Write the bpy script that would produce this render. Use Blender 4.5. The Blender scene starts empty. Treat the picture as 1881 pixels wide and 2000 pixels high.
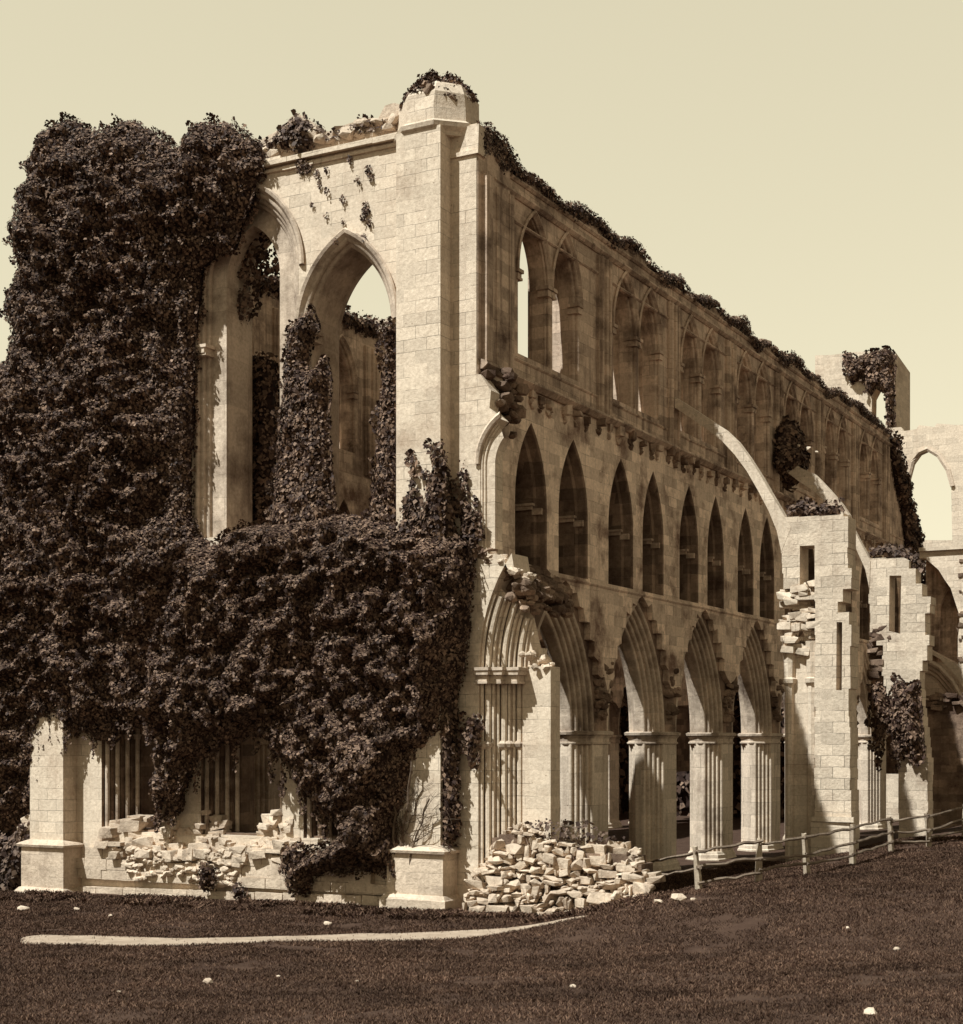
import bpy, bmesh, math, random
import numpy as np
from mathutils import Vector
from mathutils.noise import noise as mnoise
random.seed(7); rng = np.random.default_rng(11)
S = bpy.context.scene; COL = S.collection
# ------------------------------------------------------------------ survey of the place: a level plate camera, building axes
F = 3034.; PX0 = 940.5; HY = 1447.
TH = math.radians(28.7)
AX = (-math.sin(TH), math.cos(TH)); RX = (math.cos(TH), math.sin(TH))
CAM = Vector((21.701, -39.422, 4.9))
def ray(px, py):
    h = (px-PX0)/F
    return (AX[0]+h*RX[0], AX[1]+h*RX[1], -(py-HY)/F)
def onY(px, py, y0=0.):
    d = ray(px, py); t = (y0-CAM[1])/d[1]
    return (CAM[0]+t*d[0], CAM[2]+t*d[2])
def onX(px, py, x0=0.):
    d = ray(px, py); t = (x0-CAM[0])/d[0]
    return (CAM[1]+t*d[1], CAM[2]+t*d[2])
def sst(a, b, v):
    t = np.clip((v-a)/(b-a), 0, 1); return t*t*(3-2*t)
def vnoise(x, y, seed=0):
    x = np.asarray(x, float); y = np.asarray(y, float)
    xi = np.floor(x).astype(np.int64); yi = np.floor(y).astype(np.int64)
    fx = x-xi; fy = y-yi; fx = fx*fx*(3-2*fx); fy = fy*fy*(3-2*fy)
    def h(a, b):
        n = (a*374761393 + b*668265263 + seed*1442695041) & 0x7fffffff
        n = ((n ^ (n >> 13))*1274126177) & 0x7fffffff
        return ((n ^ (n >> 16)) & 0xffff)/65535.
    return (h(xi,yi)*(1-fx)+h(xi+1,yi)*fx)*(1-fy)+(h(xi,yi+1)*(1-fx)+h(xi+1,yi+1)*fx)*fy
def gz(x, y):
    x = np.asarray(x, float); y = np.asarray(y, float)
    near = sst(75, 45, y)
    z = (1.0*sst(2.2, 7.6, x)*(.15+.85*sst(-9, -1, y)) + .07*np.clip(x-7.6, 0, 40))*near
    z = z + .032*np.clip(-y-7, 0, 40)
    z = z - .25*sst(-3, -17, x)*sst(8, -2, y)*sst(-16, -4, y)
    z = z + .10*(vnoise(x*.35, y*.35, 3)-.5) + .05*(vnoise(x*1.3, y*1.3, 4)-.5)
    return z
def onG(px, py):
    d = ray(px, py); t = 5.
    while t < 400:
        x = CAM[0]+t*d[0]; y = CAM[1]+t*d[1]; z = CAM[2]+t*d[2]
        if z < float(gz(x, y)): break
        t += .03
    return (x, y, float(gz(x, y)))
# ------------------------------------------------------------------ materials
def nt(name):
    m = bpy.data.materials.new(name); m.use_nodes = True
    n = m.node_tree.nodes; l = m.node_tree.links
    return m, n, l, n['Principled BSDF']
def ramp(n, l, src, p0, p1, c0=(0,0,0,1), c1=(1,1,1,1)):
    r = n.new('ShaderNodeValToRGB'); e = r.color_ramp.elements
    e[0].position = p0; e[1].position = p1; e[0].color = c0; e[1].color = c1
    l.new(src, r.inputs[0]); return r.outputs[0]
def mix(n, l, a, b, fac, mode='MIX'):
    x = n.new('ShaderNodeMix'); x.data_type = 'RGBA'; x.blend_type = mode
    for sock, v in ((x.inputs[6], a), (x.inputs[7], b), (x.inputs[0], fac)):
        if hasattr(v, 'is_linked') or hasattr(v, 'links'): l.new(v, sock)
        elif isinstance(v, (int, float)): sock.default_value = v
        else: sock.default_value = (*v, 1) if len(v) == 3 else v
    return x.outputs[2]
def noise(n, l, vec, scale, detail=4, rough=.6):
    t = n.new('ShaderNodeTexNoise'); t.inputs['Scale'].default_value = scale
    t.inputs['Detail'].default_value = detail; t.inputs['Roughness'].default_value = rough
    if vec is not None: l.new(vec, t.inputs['Vector'])
    return t.outputs[0]
def stone(name, base, dirt, joint=.6, mortar=.009, bw=.78, bh=.37, dirtamt=(.48, .72), streak=.5, bump=.5, varied=.14):
    m, n, l, b = nt(name)
    g = n.new('ShaderNodeNewGeometry'); P = g.outputs['Position']
    sx = n.new('ShaderNodeSeparateXYZ'); l.new(P, sx.inputs[0])
    ad = n.new('ShaderNodeMath'); l.new(sx.outputs[0], ad.inputs[0]); l.new(sx.outputs[1], ad.inputs[1])
    cb = n.new('ShaderNodeCombineXYZ'); l.new(ad.outputs[0], cb.inputs[0]); l.new(sx.outputs[2], cb.inputs[1])
    wob = noise(n, l, P, 1.7, 3)
    ws = n.new('ShaderNodeVectorMath'); ws.operation = 'SCALE'; ws.inputs['Scale'].default_value = .07
    l.new(wob, ws.inputs[0])
    wa = n.new('ShaderNodeVectorMath'); l.new(cb.outputs[0], wa.inputs[0]); l.new(ws.outputs[0], wa.inputs[1])
    br = n.new('ShaderNodeTexBrick'); l.new(wa.outputs[0], br.inputs['Vector'])
    br.inputs['Scale'].default_value = 1; br.inputs['Brick Width'].default_value = bw; br.inputs['Row Height'].default_value = bh
    br.inputs['Mortar Size'].default_value = mortar; br.inputs['Mortar Smooth'].default_value = .5; br.inputs['Bias'].default_value = 0
    c1 = tuple(v*(1+varied) for v in base); c2 = tuple(v*(1-varied*1.6) for v in base)
    br.inputs['Color1'].default_value = (*c1, 1); br.inputs['Color2'].default_value = (*c2, 1)
    mo = tuple(v*(1-joint) for v in base); 
    # joints come and go with the wear of the wall
    jf = ramp(n, l, noise(n, l, P, .9, 3), .42, .62)
    jm = n.new('ShaderNodeMath'); jm.operation = 'MULTIPLY'; l.new(br.outputs['Fac'], jm.inputs[0]); l.new(jf, jm.inputs[1])
    br.inputs['Mortar'].default_value = (*base, 1)
    col = mix(n, l, br.outputs['Color'], mo, jm.outputs[0])
    # dirt blotches and rain streaks
    bl = ramp(n, l, noise(n, l, P, .55, 7, .68), *dirtamt)
    col = mix(n, l, col, dirt, bl)
    mp = n.new('ShaderNodeMapping'); l.new(P, mp.inputs[0]); mp.inputs['Scale'].default_value = (3.2, 3.2, .22)
    st = ramp(n, l, noise(n, l, mp.outputs[0], 1., 5, .62), .5, .78)
    sm = n.new('ShaderNodeMath'); sm.operation = 'MULTIPLY'; l.new(st, sm.inputs[0]); sm.inputs[1].default_value = streak
    col = mix(n, l, col, dirt, sm.outputs[0])
    sp = ramp(n, l, noise(n, l, P, 9, 5, .7), .3, .75, (.74,.72,.70,1), (1.12,1.12,1.12,1))
    col = mix(n, l, col, sp, 1., 'MULTIPLY')
    pt = ramp(n, l, noise(n, l, P, 15, 3, .55), .66, .72, (1,1,1,1), (.42,.36,.32,1))
    pa = ramp(n, l, noise(n, l, P, .7, 2), .45, .6)
    col = mix(n, l, col, pt, pa, 'MULTIPLY')
    l.new(col, b.inputs['Base Color']); b.inputs['Roughness'].default_value = .93
    b.inputs['Specular IOR Level'].default_value = .15
    h = n.new('ShaderNodeMath'); h.operation = 'MULTIPLY_ADD'
    l.new(jm.outputs[0], h.inputs[0]); h.inputs[1].default_value = -.5
    l.new(noise(n, l, P, 6, 8, .7), h.inputs[2])
    bp = n.new('ShaderNodeBump'); bp.inputs['Strength'].default_value = bump; bp.inputs['Distance'].default_value = .05
    l.new(h.outputs[0], bp.inputs['Height']); l.new(bp.outputs[0], b.inputs['Normal'])
    return m
BASE = (.68, .555, .43)
M = {}
M['stone'] = stone('pale_ashlar', BASE, (.36,.25,.175), joint=.65, dirtamt=(.53,.84), streak=.34, bump=.5, varied=.08)
M['sheltered'] = stone('sheltered_ashlar', (.80,.62,.475), (.19,.115,.08), joint=.6, dirtamt=(.49,.66), streak=.5, varied=.2)
M['weather'] = stone('weathered_ashlar', (.62,.465,.35), (.105,.063,.044), joint=.6, dirtamt=(.48,.68), streak=1., varied=.18)
M['mould'] = stone('moulded_stone', (.64,.51,.395), (.11,.068,.047), joint=.35, bw=2.6, bh=.75, dirtamt=(.44,.72), streak=.35, varied=.1)  # dirt made heavier, partly to paint shade into the arch soffits
M['rubble'] = stone('rubble_stone', (.64,.505,.385), (.22,.145,.10), joint=.0, dirtamt=(.5,.8), streak=.1, bump=.9, varied=.1)
M['coursed'] = stone('coursed_rubble_wall', (.68,.555,.43), (.30,.21,.15), joint=.6, mortar=.012, bw=.85, bh=.40, dirtamt=(.52,.8), streak=.3, bump=.8, varied=.12)
M['pier'] = stone('pier_ashlar', (.70,.565,.44), (.15,.09,.064), joint=.55, bw=1.4, bh=.55, dirtamt=(.52,.82), streak=.6, varied=.12)
M['core_and_shade'] = stone('wall_core_and_shade', (.32,.22,.155), (.085,.05,.036), joint=.0, dirtamt=(.42,.66), streak=.4, bump=1., varied=.3)  # broken wall core; also painted shade on window and triforium linings
def foliage(name, dark, light, rough=.5, spec=.4, lo=.6, hi=1.3, sc=.9):
    m, n, l, b = nt(name)
    g = n.new('ShaderNodeNewGeometry')
    r = ramp(n, l, g.outputs['Random Per Island'], .3, 1., (*dark,1), (*light,1))
    c = ramp(n, l, noise(n, l, g.outputs['Position'], sc, 6, .7), .32, .68, (lo,lo,lo,1), (hi,hi,hi,1))
    l.new(mix(n, l, r, c, 1., 'MULTIPLY'), b.inputs['Base Color'])
    b.inputs['Roughness'].default_value = rough; b.inputs['Specular IOR Level'].default_value = spec
    return m
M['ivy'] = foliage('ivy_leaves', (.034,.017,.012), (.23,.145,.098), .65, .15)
M['weed'] = foliage('dry_weeds', (.055,.032,.024), (.19,.125,.088), .7, .2)
M['grassblade'] = foliage('turf_blades', (.032,.016,.011), (.15,.09,.06), .8, .05, .5, 1.65, .45)
def plain(name, c1, c2, scale, rough=.9, bump=.4):
    m, n, l, b = nt(name); g = n.new('ShaderNodeNewGeometry'); P = g.outputs['Position']
    l.new(ramp(n, l, noise(n, l, P, scale, 8, .7), .3, .72, (*c1,1), (*c2,1)), b.inputs['Base Color'])
    b.inputs['Roughness'].default_value = rough; b.inputs['Specular IOR Level'].default_value = .15
    bp = n.new('ShaderNodeBump'); bp.inputs['Strength'].default_value = bump; bp.inputs['Distance'].default_value = .05
    l.new(noise(n, l, P, scale*6, 6, .7), bp.inputs['Height']); l.new(bp.outputs[0], b.inputs['Normal'])
    return m
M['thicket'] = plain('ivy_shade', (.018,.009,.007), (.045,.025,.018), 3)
M['turf'] = plain('turf', (.037,.019,.0125), (.085,.049,.033), 1.4, bump=.8)
M['dirt'] = plain('trodden_earth', (.27,.195,.14), (.48,.37,.275), 2.2)
M['wood'] = plain('grey_split_wood', (.22,.16,.115), (.55,.45,.34), 2.5)
M['rail'] = plain('shaded_rail', (.09,.06,.043), (.30,.225,.165), 2.5)  # same wood as the posts, darkened to paint in the rails' backlit shade
M['bark'] = plain('stem_bark', (.06,.038,.026), (.20,.14,.095), 6)
M['hill'] = plain('far_hillside', (.06,.036,.026), (.12,.075,.052), .06, bump=0)
# ------------------------------------------------------------------ mesh helpers
def mesh_obj(name, verts, faces, mats, parent=None, mi=None, smooth=False):
    me = bpy.data.meshes.new(name)
    me.from_pydata([tuple(v) for v in verts], [], faces)
    for m in (mats if isinstance(mats, (list, tuple)) else [mats]): me.materials.append(M[m])
    if mi is not None: me.polygons.foreach_set('material_index', mi)
    if smooth: me.polygons.foreach_set('use_smooth', [True]*len(me.polygons))
    me.update()
    o = bpy.data.objects.new(name, me); COL.objects.link(o)
    if parent is not None: o.parent = parent
    return o
def tag(o, label=None, cat=None, group=None, kind=None):
    for k, v in (('label', label), ('category', cat), ('group', group), ('kind', kind)):
        if v: o[k] = v
    return o
def empty(name, loc=(0,0,0), **k):
    o = bpy.data.objects.new(name, None); COL.objects.link(o); o.location = loc; o.empty_display_size = .3
    return tag(o, **k)
class MB:
    def __init__(s): s.v = []; s.f = []
    def add(s, v, f):
        k = len(s.v); s.v += [tuple(p) for p in v]; s.f += [tuple(i+k for i in q) for q in f]
    def box(s, x0, x1, y0, y1, z0, z1, j=0.):
        c = [(x,y,z) for z in (z0,z1) for y in (y0,y1) for x in (x0,x1)]
        if j: c = [tuple(a+random.uniform(-j,j) for a in p) for p in c]
        s.add(c, [(0,2,3,1),(4,5,7,6),(0,1,5,4),(2,6,7,3),(0,4,6,2),(1,3,7,5)])
    def rock(s, c, r, n=26, p=3.0):
        pts = []
        for i in range(n):
            d = Vector((random.gauss(0,1), random.gauss(0,1), random.gauss(0,1))).normalized()
            k = (abs(d[0])**p+abs(d[1])**p+abs(d[2])**p)**(-1/p)*random.uniform(.85,1.1)
            pts.append((d[0]*k*r[0], d[1]*k*r[1], d[2]*k*r[2]))
        a = random.uniform(0, 6.28) if abs(r[0]-r[1]) < .5*max(r[0], r[1]) else random.uniform(-.25,.25)
        ca, sa = math.cos(a), math.sin(a); t = random.uniform(-.2,.2)
        bm = bmesh.new()
        for q in pts:
            x, y, z = q[0]*ca-q[1]*sa, q[0]*sa+q[1]*ca, q[2]
            bm.verts.new((c[0]+x, c[1]+y, c[2]+z+t*x))
        bmesh.ops.convex_hull(bm, input=bm.verts)
        for vv in [v for v in bm.verts if not v.link_faces]: bm.verts.remove(vv)
        bmesh.ops.recalc_face_normals(bm, faces=bm.faces)
        bm.verts.index_update()
        s.add([v.co[:] for v in bm.verts], [[v.index for v in f.verts] for f in bm.faces]); bm.free()
    def block(s, c, r, j=.2):
        pts = []
        for sx in (-1,1):
            for sy in (-1,1):
                for sz in (-1,1):
                    q = [sx*random.uniform(1-j*1.6,1), sy*random.uniform(1-j*1.6,1), sz*random.uniform(1-j*1.6,1)]
                    for ax in range(3):
                        w = list(q); w[ax] *= random.uniform(.72,.9); pts.append(w)
        a = random.uniform(-.3,.3); t = random.uniform(-.18,.18); ca, sa = math.cos(a), math.sin(a)
        bm = bmesh.new()
        for q in pts:
            x, y, z = q[0]*r[0], q[1]*r[1], q[2]*r[2]
            bm.verts.new((c[0]+x*ca-y*sa, c[1]+x*sa+y*ca, c[2]+z+t*x))
        bmesh.ops.convex_hull(bm, input=bm.verts)
        for vv in [v for v in bm.verts if not v.link_faces]: bm.verts.remove(vv)
        bm.verts.index_update()
        s.add([v.co[:] for v in bm.verts], [[v.index for v in f.verts] for f in bm.faces]); bm.free()
    def tube(s, pts, r, n=6):
        pts = [Vector(p) for p in pts]; rings = []
        for i, p in enumerate(pts):
            d = (pts[min(i+1, len(pts)-1)]-pts[max(i-1,0)]).normalized()
            u = d.cross(Vector((0,0,1)) if abs(d.z) < .9 else Vector((1,0,0))).normalized(); w = d.cross(u)
            rr = r[i] if isinstance(r, (list, tuple)) else r
            rings.append([p+(u*math.cos(a)+w*math.sin(a))*rr for a in [2*math.pi*k/n for k in range(n)]])
        v = [q for R in rings for q in R]; f = []
        for i in range(len(pts)-1):
            for k in range(n): f.append((i*n+k, i*n+(k+1)%n, (i+1)*n+(k+1)%n, (i+1)*n+k))
        f.append(tuple(range(n))[::-1]); f.append(tuple(range((len(pts)-1)*n, len(pts)*n)))
        s.add(v, f)
    def rings(s, polys, cap=True):
        n = len(polys[0]); v = [q for R in polys for q in R]; f = []
        for i in range(len(polys)-1):
            for k in range(n): f.append((i*n+k, i*n+(k+1)%n, (i+1)*n+(k+1)%n, (i+1)*n+k))
        if cap: f.append(tuple(range(n))[::-1]); f.append(tuple(range((len(polys)-1)*n, len(polys)*n)))
        s.add(v, f)
    def slab(s, outline, holes, fn, d0, d1):
        cu = bpy.data.curves.new('t', 'CURVE'); cu.dimensions = '2D'; cu.fill_mode = 'BOTH'; cu.extrude = .5
        for P in [outline]+list(holes):
            sp = cu.splines.new('POLY'); sp.points.add(len(P)-1)
            for q, p in zip(sp.points, P): q.co = (p[0], p[1], 0, 1)
            sp.use_cyclic_u = True
        ob = bpy.data.objects.new('t', cu); me = bpy.data.meshes.new_from_object(ob)
        v = [fn(p.co[0], p.co[1], d0 if p.co[2] < 0 else d1) for p in me.vertices]
        s.add(v, [list(p.vertices) for p in me.polygons])
        bpy.data.objects.remove(ob); bpy.data.curves.remove(cu); bpy.data.meshes.remove(me)
    def build(s, name, mat, parent=None, smooth=False, fix=True):
        o = mesh_obj(name, s.v, s.f, mat, parent)
        if fix:
            bm = bmesh.new(); bm.from_mesh(o.data)
            bmesh.ops.recalc_face_normals(bm, faces=bm.faces); bm.to_mesh(o.data); bm.free()
        if smooth: o.data.polygons.foreach_set('use_smooth', [True]*len(o.data.polygons))
        return o
fY = lambda u, z, d: (u, d, z)            # a wall facing -Y: d = y
fX = lambda u, z, d: (d, u, z)            # a wall facing +X: d = x
def arch(c, h, spring, rise, bottom=None, n=12, ins=0.):
    R = (h*h+rise*rise)/(2*h); o = R-h; r = R-ins; hh = h-ins
    top = math.sqrt(max(r*r-o*o, .01)); a1 = math.atan2(top, o)
    L = [(c+o-r*math.cos(a1*i/n), spring+r*math.sin(a1*i/n)) for i in range(n+1)]
    Rr = [(2*c-u, z) for u, z in L[-2::-1]]
    P = L+Rr
    if bottom is not None: P = [(c-hh, bottom)]+P+[(c+hh, bottom)]
    return P
def orders(i0, d0, i1, d1, k, amp, m=5):
    """k rolls with quirks between, from (i0,d0) to (i1,d1)"""
    L = math.hypot(i1-i0, d1-d0); nx, ny = (d1-d0)/L, -(i1-i0)/L
    P = []
    for j in range(k*m+1):
        t = j/(k*m); a = amp*abs(math.sin(math.pi*k*t))
        P.append((i0+(i1-i0)*t+nx*a, d0+(d1-d0)*t+ny*a))
    return P
def sweep(mb, c, h, spring, rise, bottom, prof, place, n=12, cut=None):
    paths = [arch(c, h, spring, rise, bottom, n, i) for i, d in prof]
    np_ = len(paths[0]); v = []
    for (i, d), P in zip(prof, paths):
        e = np_ if cut is None else cut
        for q in P[:e]: v.append(place(q[0], q[1], d))
    e = np_ if cut is None else cut; f = []
    for a in range(len(prof)-1):
        for b in range(e-1): f.append((a*e+b, a*e+b+1, (a+1)*e+b+1, (a+1)*e+b))
    mb.add(v, f)
def jag(P, amp, seed, step=.4):
    """roughen a closed outline"""
    random.seed(seed); out = []
    for i in range(len(P)):
        a, b = P[i], P[(i+1) % len(P)]; L = math.hypot(b[0]-a[0], b[1]-a[1]); k = max(1, int(L/step))
        for j in range(k):
            t = j/k; out.append((a[0]+(b[0]-a[0])*t+random.uniform(-amp,amp), a[1]+(b[1]-a[1])*t+random.uniform(-amp,amp)))
    return out
def quoin(P, amp, seed, step=.36):
    random.seed(seed); out = []
    for i in range(len(P)):
        a, b = P[i], P[(i+1) % len(P)]; dx, dz = b[0]-a[0], b[1]-a[1]
        if abs(dz) >= abs(dx)*.4:
            k = max(1, int(abs(dz)/step))
            for j in range(k):
                e = random.uniform(-amp, amp); x = a[0]+dx*(j+.5)/k+e
                out += [(x, a[1]+dz*j/k+.003*(1 if dz > 0 else -1)), (x, a[1]+dz*(j+1)/k-.003*(1 if dz > 0 else -1))]
        else:
            k = max(1, int(abs(dx)/(step*1.6)))
            for j in range(k):
                e = random.uniform(-amp, amp); z = a[1]+dz*(j+.5)/k+e
                out += [(a[0]+dx*j/k+.003*(1 if dx > 0 else -1), z), (a[0]+dx*(j+1)/k-.003*(1 if dx > 0 else -1), z)]
    return out
def jagline(a, b, amp, step, seed):
    """a stepped, broken edge: block-sized ups and downs"""
    random.seed(seed); L = math.hypot(b[0]-a[0], b[1]-a[1]); k = max(2, int(L/step)); P = [a]
    for j in range(1, k):
        t = j/k; x = a[0]+(b[0]-a[0])*t; y = a[1]+(b[1]-a[1])*t; e = random.uniform(-amp, amp)
        P += [(x-step*.12, P[-1][1] if abs(b[0]-a[0]) > abs(b[1]-a[1]) else y), (x+(0 if abs(b[0]-a[0]) > abs(b[1]-a[1]) else e), y+(e if abs(b[0]-a[0]) > abs(b[1]-a[1]) else 0))]
    return P+[b]
# ================================================================== THE ABBEY
abbey = empty('ruined_abbey', (0,0,0), label='roofless pale stone abbey church with pointed arches and ivy-grown end wall', cat='ruin')
A = abbey
# ---------------- end wall (faces -Y), upper and lower lancets
EW = 1.9
def steps(n, di, dd, i1=None):
    P = [(.004,-.002)]
    for k in range(n): P += [(k*di+(.004 if k == 0 else 0),(k+1)*dd), ((k+1)*di,(k+1)*dd)]
    return P
def shafts(spec, n, di, dd, r, place, parent, mat='mould', hi=None, lo=None):
    c, h, sp, ri, bt = spec; mb = MB()
    for k in range(n):
        i = k*di+r+.03; d = (k+1)*dd-r-.03
        P = arch(c, h, sp, ri, bt, 14, i)
        if hi is not None:
            P = [p for p in P[:len(P)//2] if p[1] <= hi]
        mb.tube([place(p[0], p[1], d) for p in P], r, 8)
    o = mb.build('shaft', mat, parent, smooth=False); return o
UP = {'w1': (-12.65, 1.65, 17.5, 2.7, 11.4), 'w2': (-8.37, 2.05, 19.6, 2.75, 11.4), 'w3': (-4.55, 1.65, 17.5, 2.7, 11.4)}
LO = {'l1': (-12.75, 1.6, 6.9, 2.7, 1.9), 'l2': (-8.55, 1.6, 6.9, 2.7, 1.9), 'l3': (-4.6, 1.55, 6.9, 2.7, 1.9)}
mb = MB()
out = [(-17.0,-.8), (-.03,-.8), (-.03,22.8), (-17.0,22.8)]
mb.slab(out, [arch(*w) for w in list(UP.values())+list(LO.values())], fY, 0, EW)
mb.build('end_wall', 'stone', A)
def window(name, spec, prof, hood=True, mat='mould', capz=None, shaft=None):
    c, h, sp, ri, bt = spec
    mb = MB(); sweep(mb, c, h, sp, ri, bt, prof, lambda u, z, d: (u, d, z), 16)
    mb.box(c-h, c+h, .25, EW-.05, bt-.35, bt+.06)
    o = mb.build(name, mat, A)
    if hood:
        hm = MB(); sweep(hm, c, h, sp, ri, None, [(-.02,-.004),(-.20,-.004),(-.25,-.09),(-.20,-.15),(-.10,-.12),(-.04,-.05),(.0,-.004)], lambda u, z, d: (u, d, z), 16)
        hm.build('hood_mould', 'mould', o)
    if capz:
        for sgn in (-1, 1):
            cp = MB(); x = c+sgn*(h-.25)
            for k, (z0, z1, e) in enumerate(((-.34,-.27,.24),(-.27,-.10,.20),(-.10,.0,.29))):
                cp.box(x-e-.02, x+e+.02, -.07-.03*k, .4, capz+z0, capz+z1)
            cp.build('capital', 'mould', o)
    return o
deep = lambda i0, i1, d1, k, amp, flat: orders(0, 0, i0, d1, k, amp)+([(i1, d1)] if i1 > i0 else [])+[(i1, EW-.4), (i1-.12, EW-.004), (0, EW-.004)]
window('lancet_window', UP['w1'], deep(.32,.32,.4,3,.05,0), capz=17.5)
window('lancet_window', UP['w2'], deep(.42,1.0,.38,3,.06,0), capz=17.6)
window('lancet_window', UP['w3'], deep(.22,.22,.35,2,.05,0), capz=17.5)
for k in LO:
    o = window('lancet_window', LO[k], steps(4,.20,.27)+[(.8,EW-.3),(.7,EW-.004),(.01,EW-.004)], hood=False, capz=None, mat='core_and_shade')  # dark lining: the shade of the recess is put into the colour
    shafts(LO[k], 4, .20, .27, .075, fY, o)
# shaft rings of the lower windows
for k in ('l1','l2'):
    c, h, sp, ri, bt = LO[k]; mb = MB()
    for j in range(4):
        x = c-h+j*.20+.105; y = (j+1)*.27-.115
        for zz in ((4.95,5.05,.11),(5.05,5.12,.14)): mb.rings([[(x+zz[2]*math.cos(a), y+zz[2]*math.sin(a), z) for a in [i*math.pi/4 for i in range(8)]] for z in zz[:2]])
    mb.build('shaft_ring', 'mould', A)
# cornice and parapet of the end wall
mb = MB()
for z0, z1, p in ((22.62,22.72,.08),(22.80,22.96,.20),(22.96,23.06,.14)):
    x = -16.9
    while x < -2.5:
        w = random.uniform(1.1,2.2); x1 = min(x+w, -2.4)
        if not (z0 > 22.9 and random.random() < .3): mb.box(x+.006, x1-.006, -p-random.uniform(0,.03), .1, z0+random.uniform(-.015,.015), z1)
        x = x1
mb.build('cornice', 'stone', A)
par = [onY(*p, .3) for p in [(380,300),(430,270),(500,285),(525,272),(560,246),(585,226),(606,236),(640,262),(668,255),(700,243),(745,236),(758,212),(778,206),(800,215),(800,262)]]
mb = MB(); mb.slab(jag([(-17,22.8)]+[(-17,23.6)]+[(-12.5,23.6)]+par+[(-2.0,22.8)], .05, 5, .35), [], fY, .12, 1.5)
random.seed(8)
for i in range(70):
    x = random.uniform(-9,-2.4); t = (x+9)/6.6
    mb.rock((x, random.uniform(.0,.5), 23.15+random.uniform(0,.45)), (random.uniform(.14,.38), random.uniform(.12,.25), random.uniform(.09,.2)))
mb.build('parapet', 'rubble', A)
# corner buttresses, with set-offs, mid string and plinth
def buttress(x0, x1, d, top, zbase, sillz):
    mb = MB(); ch = .22
    def plan(e, z): return [(x0-e, 0-.0+.01, z), (x0-e, -d-e+ch*0, z), (x1-e-.55+e, -d-e, z), (x1+e-.0, -d-e, z), (x1+e, .01, z)]
    mb.rings([plan(0, sillz+.16), plan(0, top)])
    o = mb.build('buttress', 'stone', A)
    pl = MB()
    pl.rings([plan(.36, zbase-.8), plan(.36, zbase+.30), plan(.26, zbase+.42), plan(.20, zbase+.44), plan(.20, sillz-.08)])
    pl.rings([plan(.30, sillz-.078), plan(.33, sillz+.0), plan(.24, sillz+.06), plan(.004, sillz+.16)])
    pl.build('plinth', 'rubble', o)
    return o
b1 = buttress(-2.38, -.88, .65, 22.7, 0., 1.72)
b2 = buttress(-16.95, -15.45, .65, 22.7, -.45, 1.42)
# the half pilaster between the corner buttress and the long side
mb = MB(); mb.box(-.895, -.035, -.03, .2, 10.2, 21.9); mb.box(-.895, .06, -.10, .4, 21.9, 22.02); mb.box(-.895, .03, -.05, .5, 22.02, 22.75, .02)
mb.build('pilaster', 'stone', A)
# octagonal turret on the corner buttress
mb = MB(); cx, cy = -1.60, .50
def octo(r, z, j=0.): return [(cx+r*math.cos(a)*1.06+random.uniform(-j,j), cy+r*math.sin(a)+random.uniform(-j,j), z+random.uniform(-j,j)) for a in [math.pi/8+i*math.pi/4 for i in range(8)]]
mb.rings([octo(1.2,22.5), octo(1.2,22.62), octo(1.33,22.72), octo(1.36,22.84), octo(1.26,22.90), octo(1.2,22.95), octo(1.17,23.35,.02), octo(1.13,23.75,.04), octo(.95,24.05,.08), octo(.5,24.25,.08)])
mb.build('turret', 'stone', A)
mb = MB(); random.seed(19)
for i in range(110):
    a = random.uniform(0,6.28); q = random.random()**.6*1.0; zt = 24.35-.55*q*q+.12*math.sin(3*a)
    r = random.uniform(.09,.24); mb.rock((cx+q*math.cos(a), cy+q*math.sin(a), zt-random.uniform(0,.25)), (r*1.3, r*1.1, r*.7), 18)
mb.build('turret_cap', 'core_and_shade', A)
mb = MB(); mb.box(-2.7, -1.0, EW+.002, 3.3, 11, 23.2, .03); mb.build('sun_block', 'weather', A)  # added unseen block, keeps sun off the first clerestory jamb
# plinth of the end wall: coursed blocks, broken off at the top
mb = MB(); random.seed(21)
for (z0, z1, y0) in ((-.75,-.28,-.42),(-.28,-.06,-.36),(-.06,.30,-.24),(.30,.62,-.22),(.62,.98,-.22),(.98,1.34,-.21)):
    x = -18.2 if z1 < .3 else -17.6
    while x < -2.3:
        w = random.uniform(.5,1.15); x1 = x+w
        t = .0
        if (z0 > .9 and random.random() < .4) or (z0 > .6 and random.random() < .15): x = x1; continue
        if -17.3 < x and x1 < -14.6 and False: x = x1; continue
        sl = -.33*(1-(x+18)/16)     # the footing dips towards the left
        mb.box(x+.008, x1-.008, y0+random.uniform(-.03,.03)-.0, .05, z0+.006+sl*(z0<.3), z1-.004+sl*(z1<.32), .012)
        x = x1
for (xa, xb) in ((-14.35,-13.3),(-8.9,-7.0),(-5.0,-2.5)):
    x = xa
    while x < xb:
        w = random.uniform(.5,.9); mb.box(x, x+w-.02, -.33, .05, 1.42, 1.56, .012); x += w
mb.build('wall_plinth', 'rubble', A)
mb = MB(); random.seed(5)
for i in range(480):
    x = random.uniform(-14.2,-6.1); e = min(1, (x+14.6)/1.2)*min(1, (-5.9-x)/.8)
    hgt = (1.25*(.5+.5*math.sin(x*1.75+.9))+.3)*e
    z = 1.1+random.uniform(0, hgt+.15); r = random.choice((.06,.08,.1,.14,.2,.26))
    mb.block((x, random.uniform(-.28,.55)+(z-1.3)*.25, z), (r*random.uniform(1,1.8), r*1.1, r*random.uniform(.6,.9)), .3)
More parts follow.
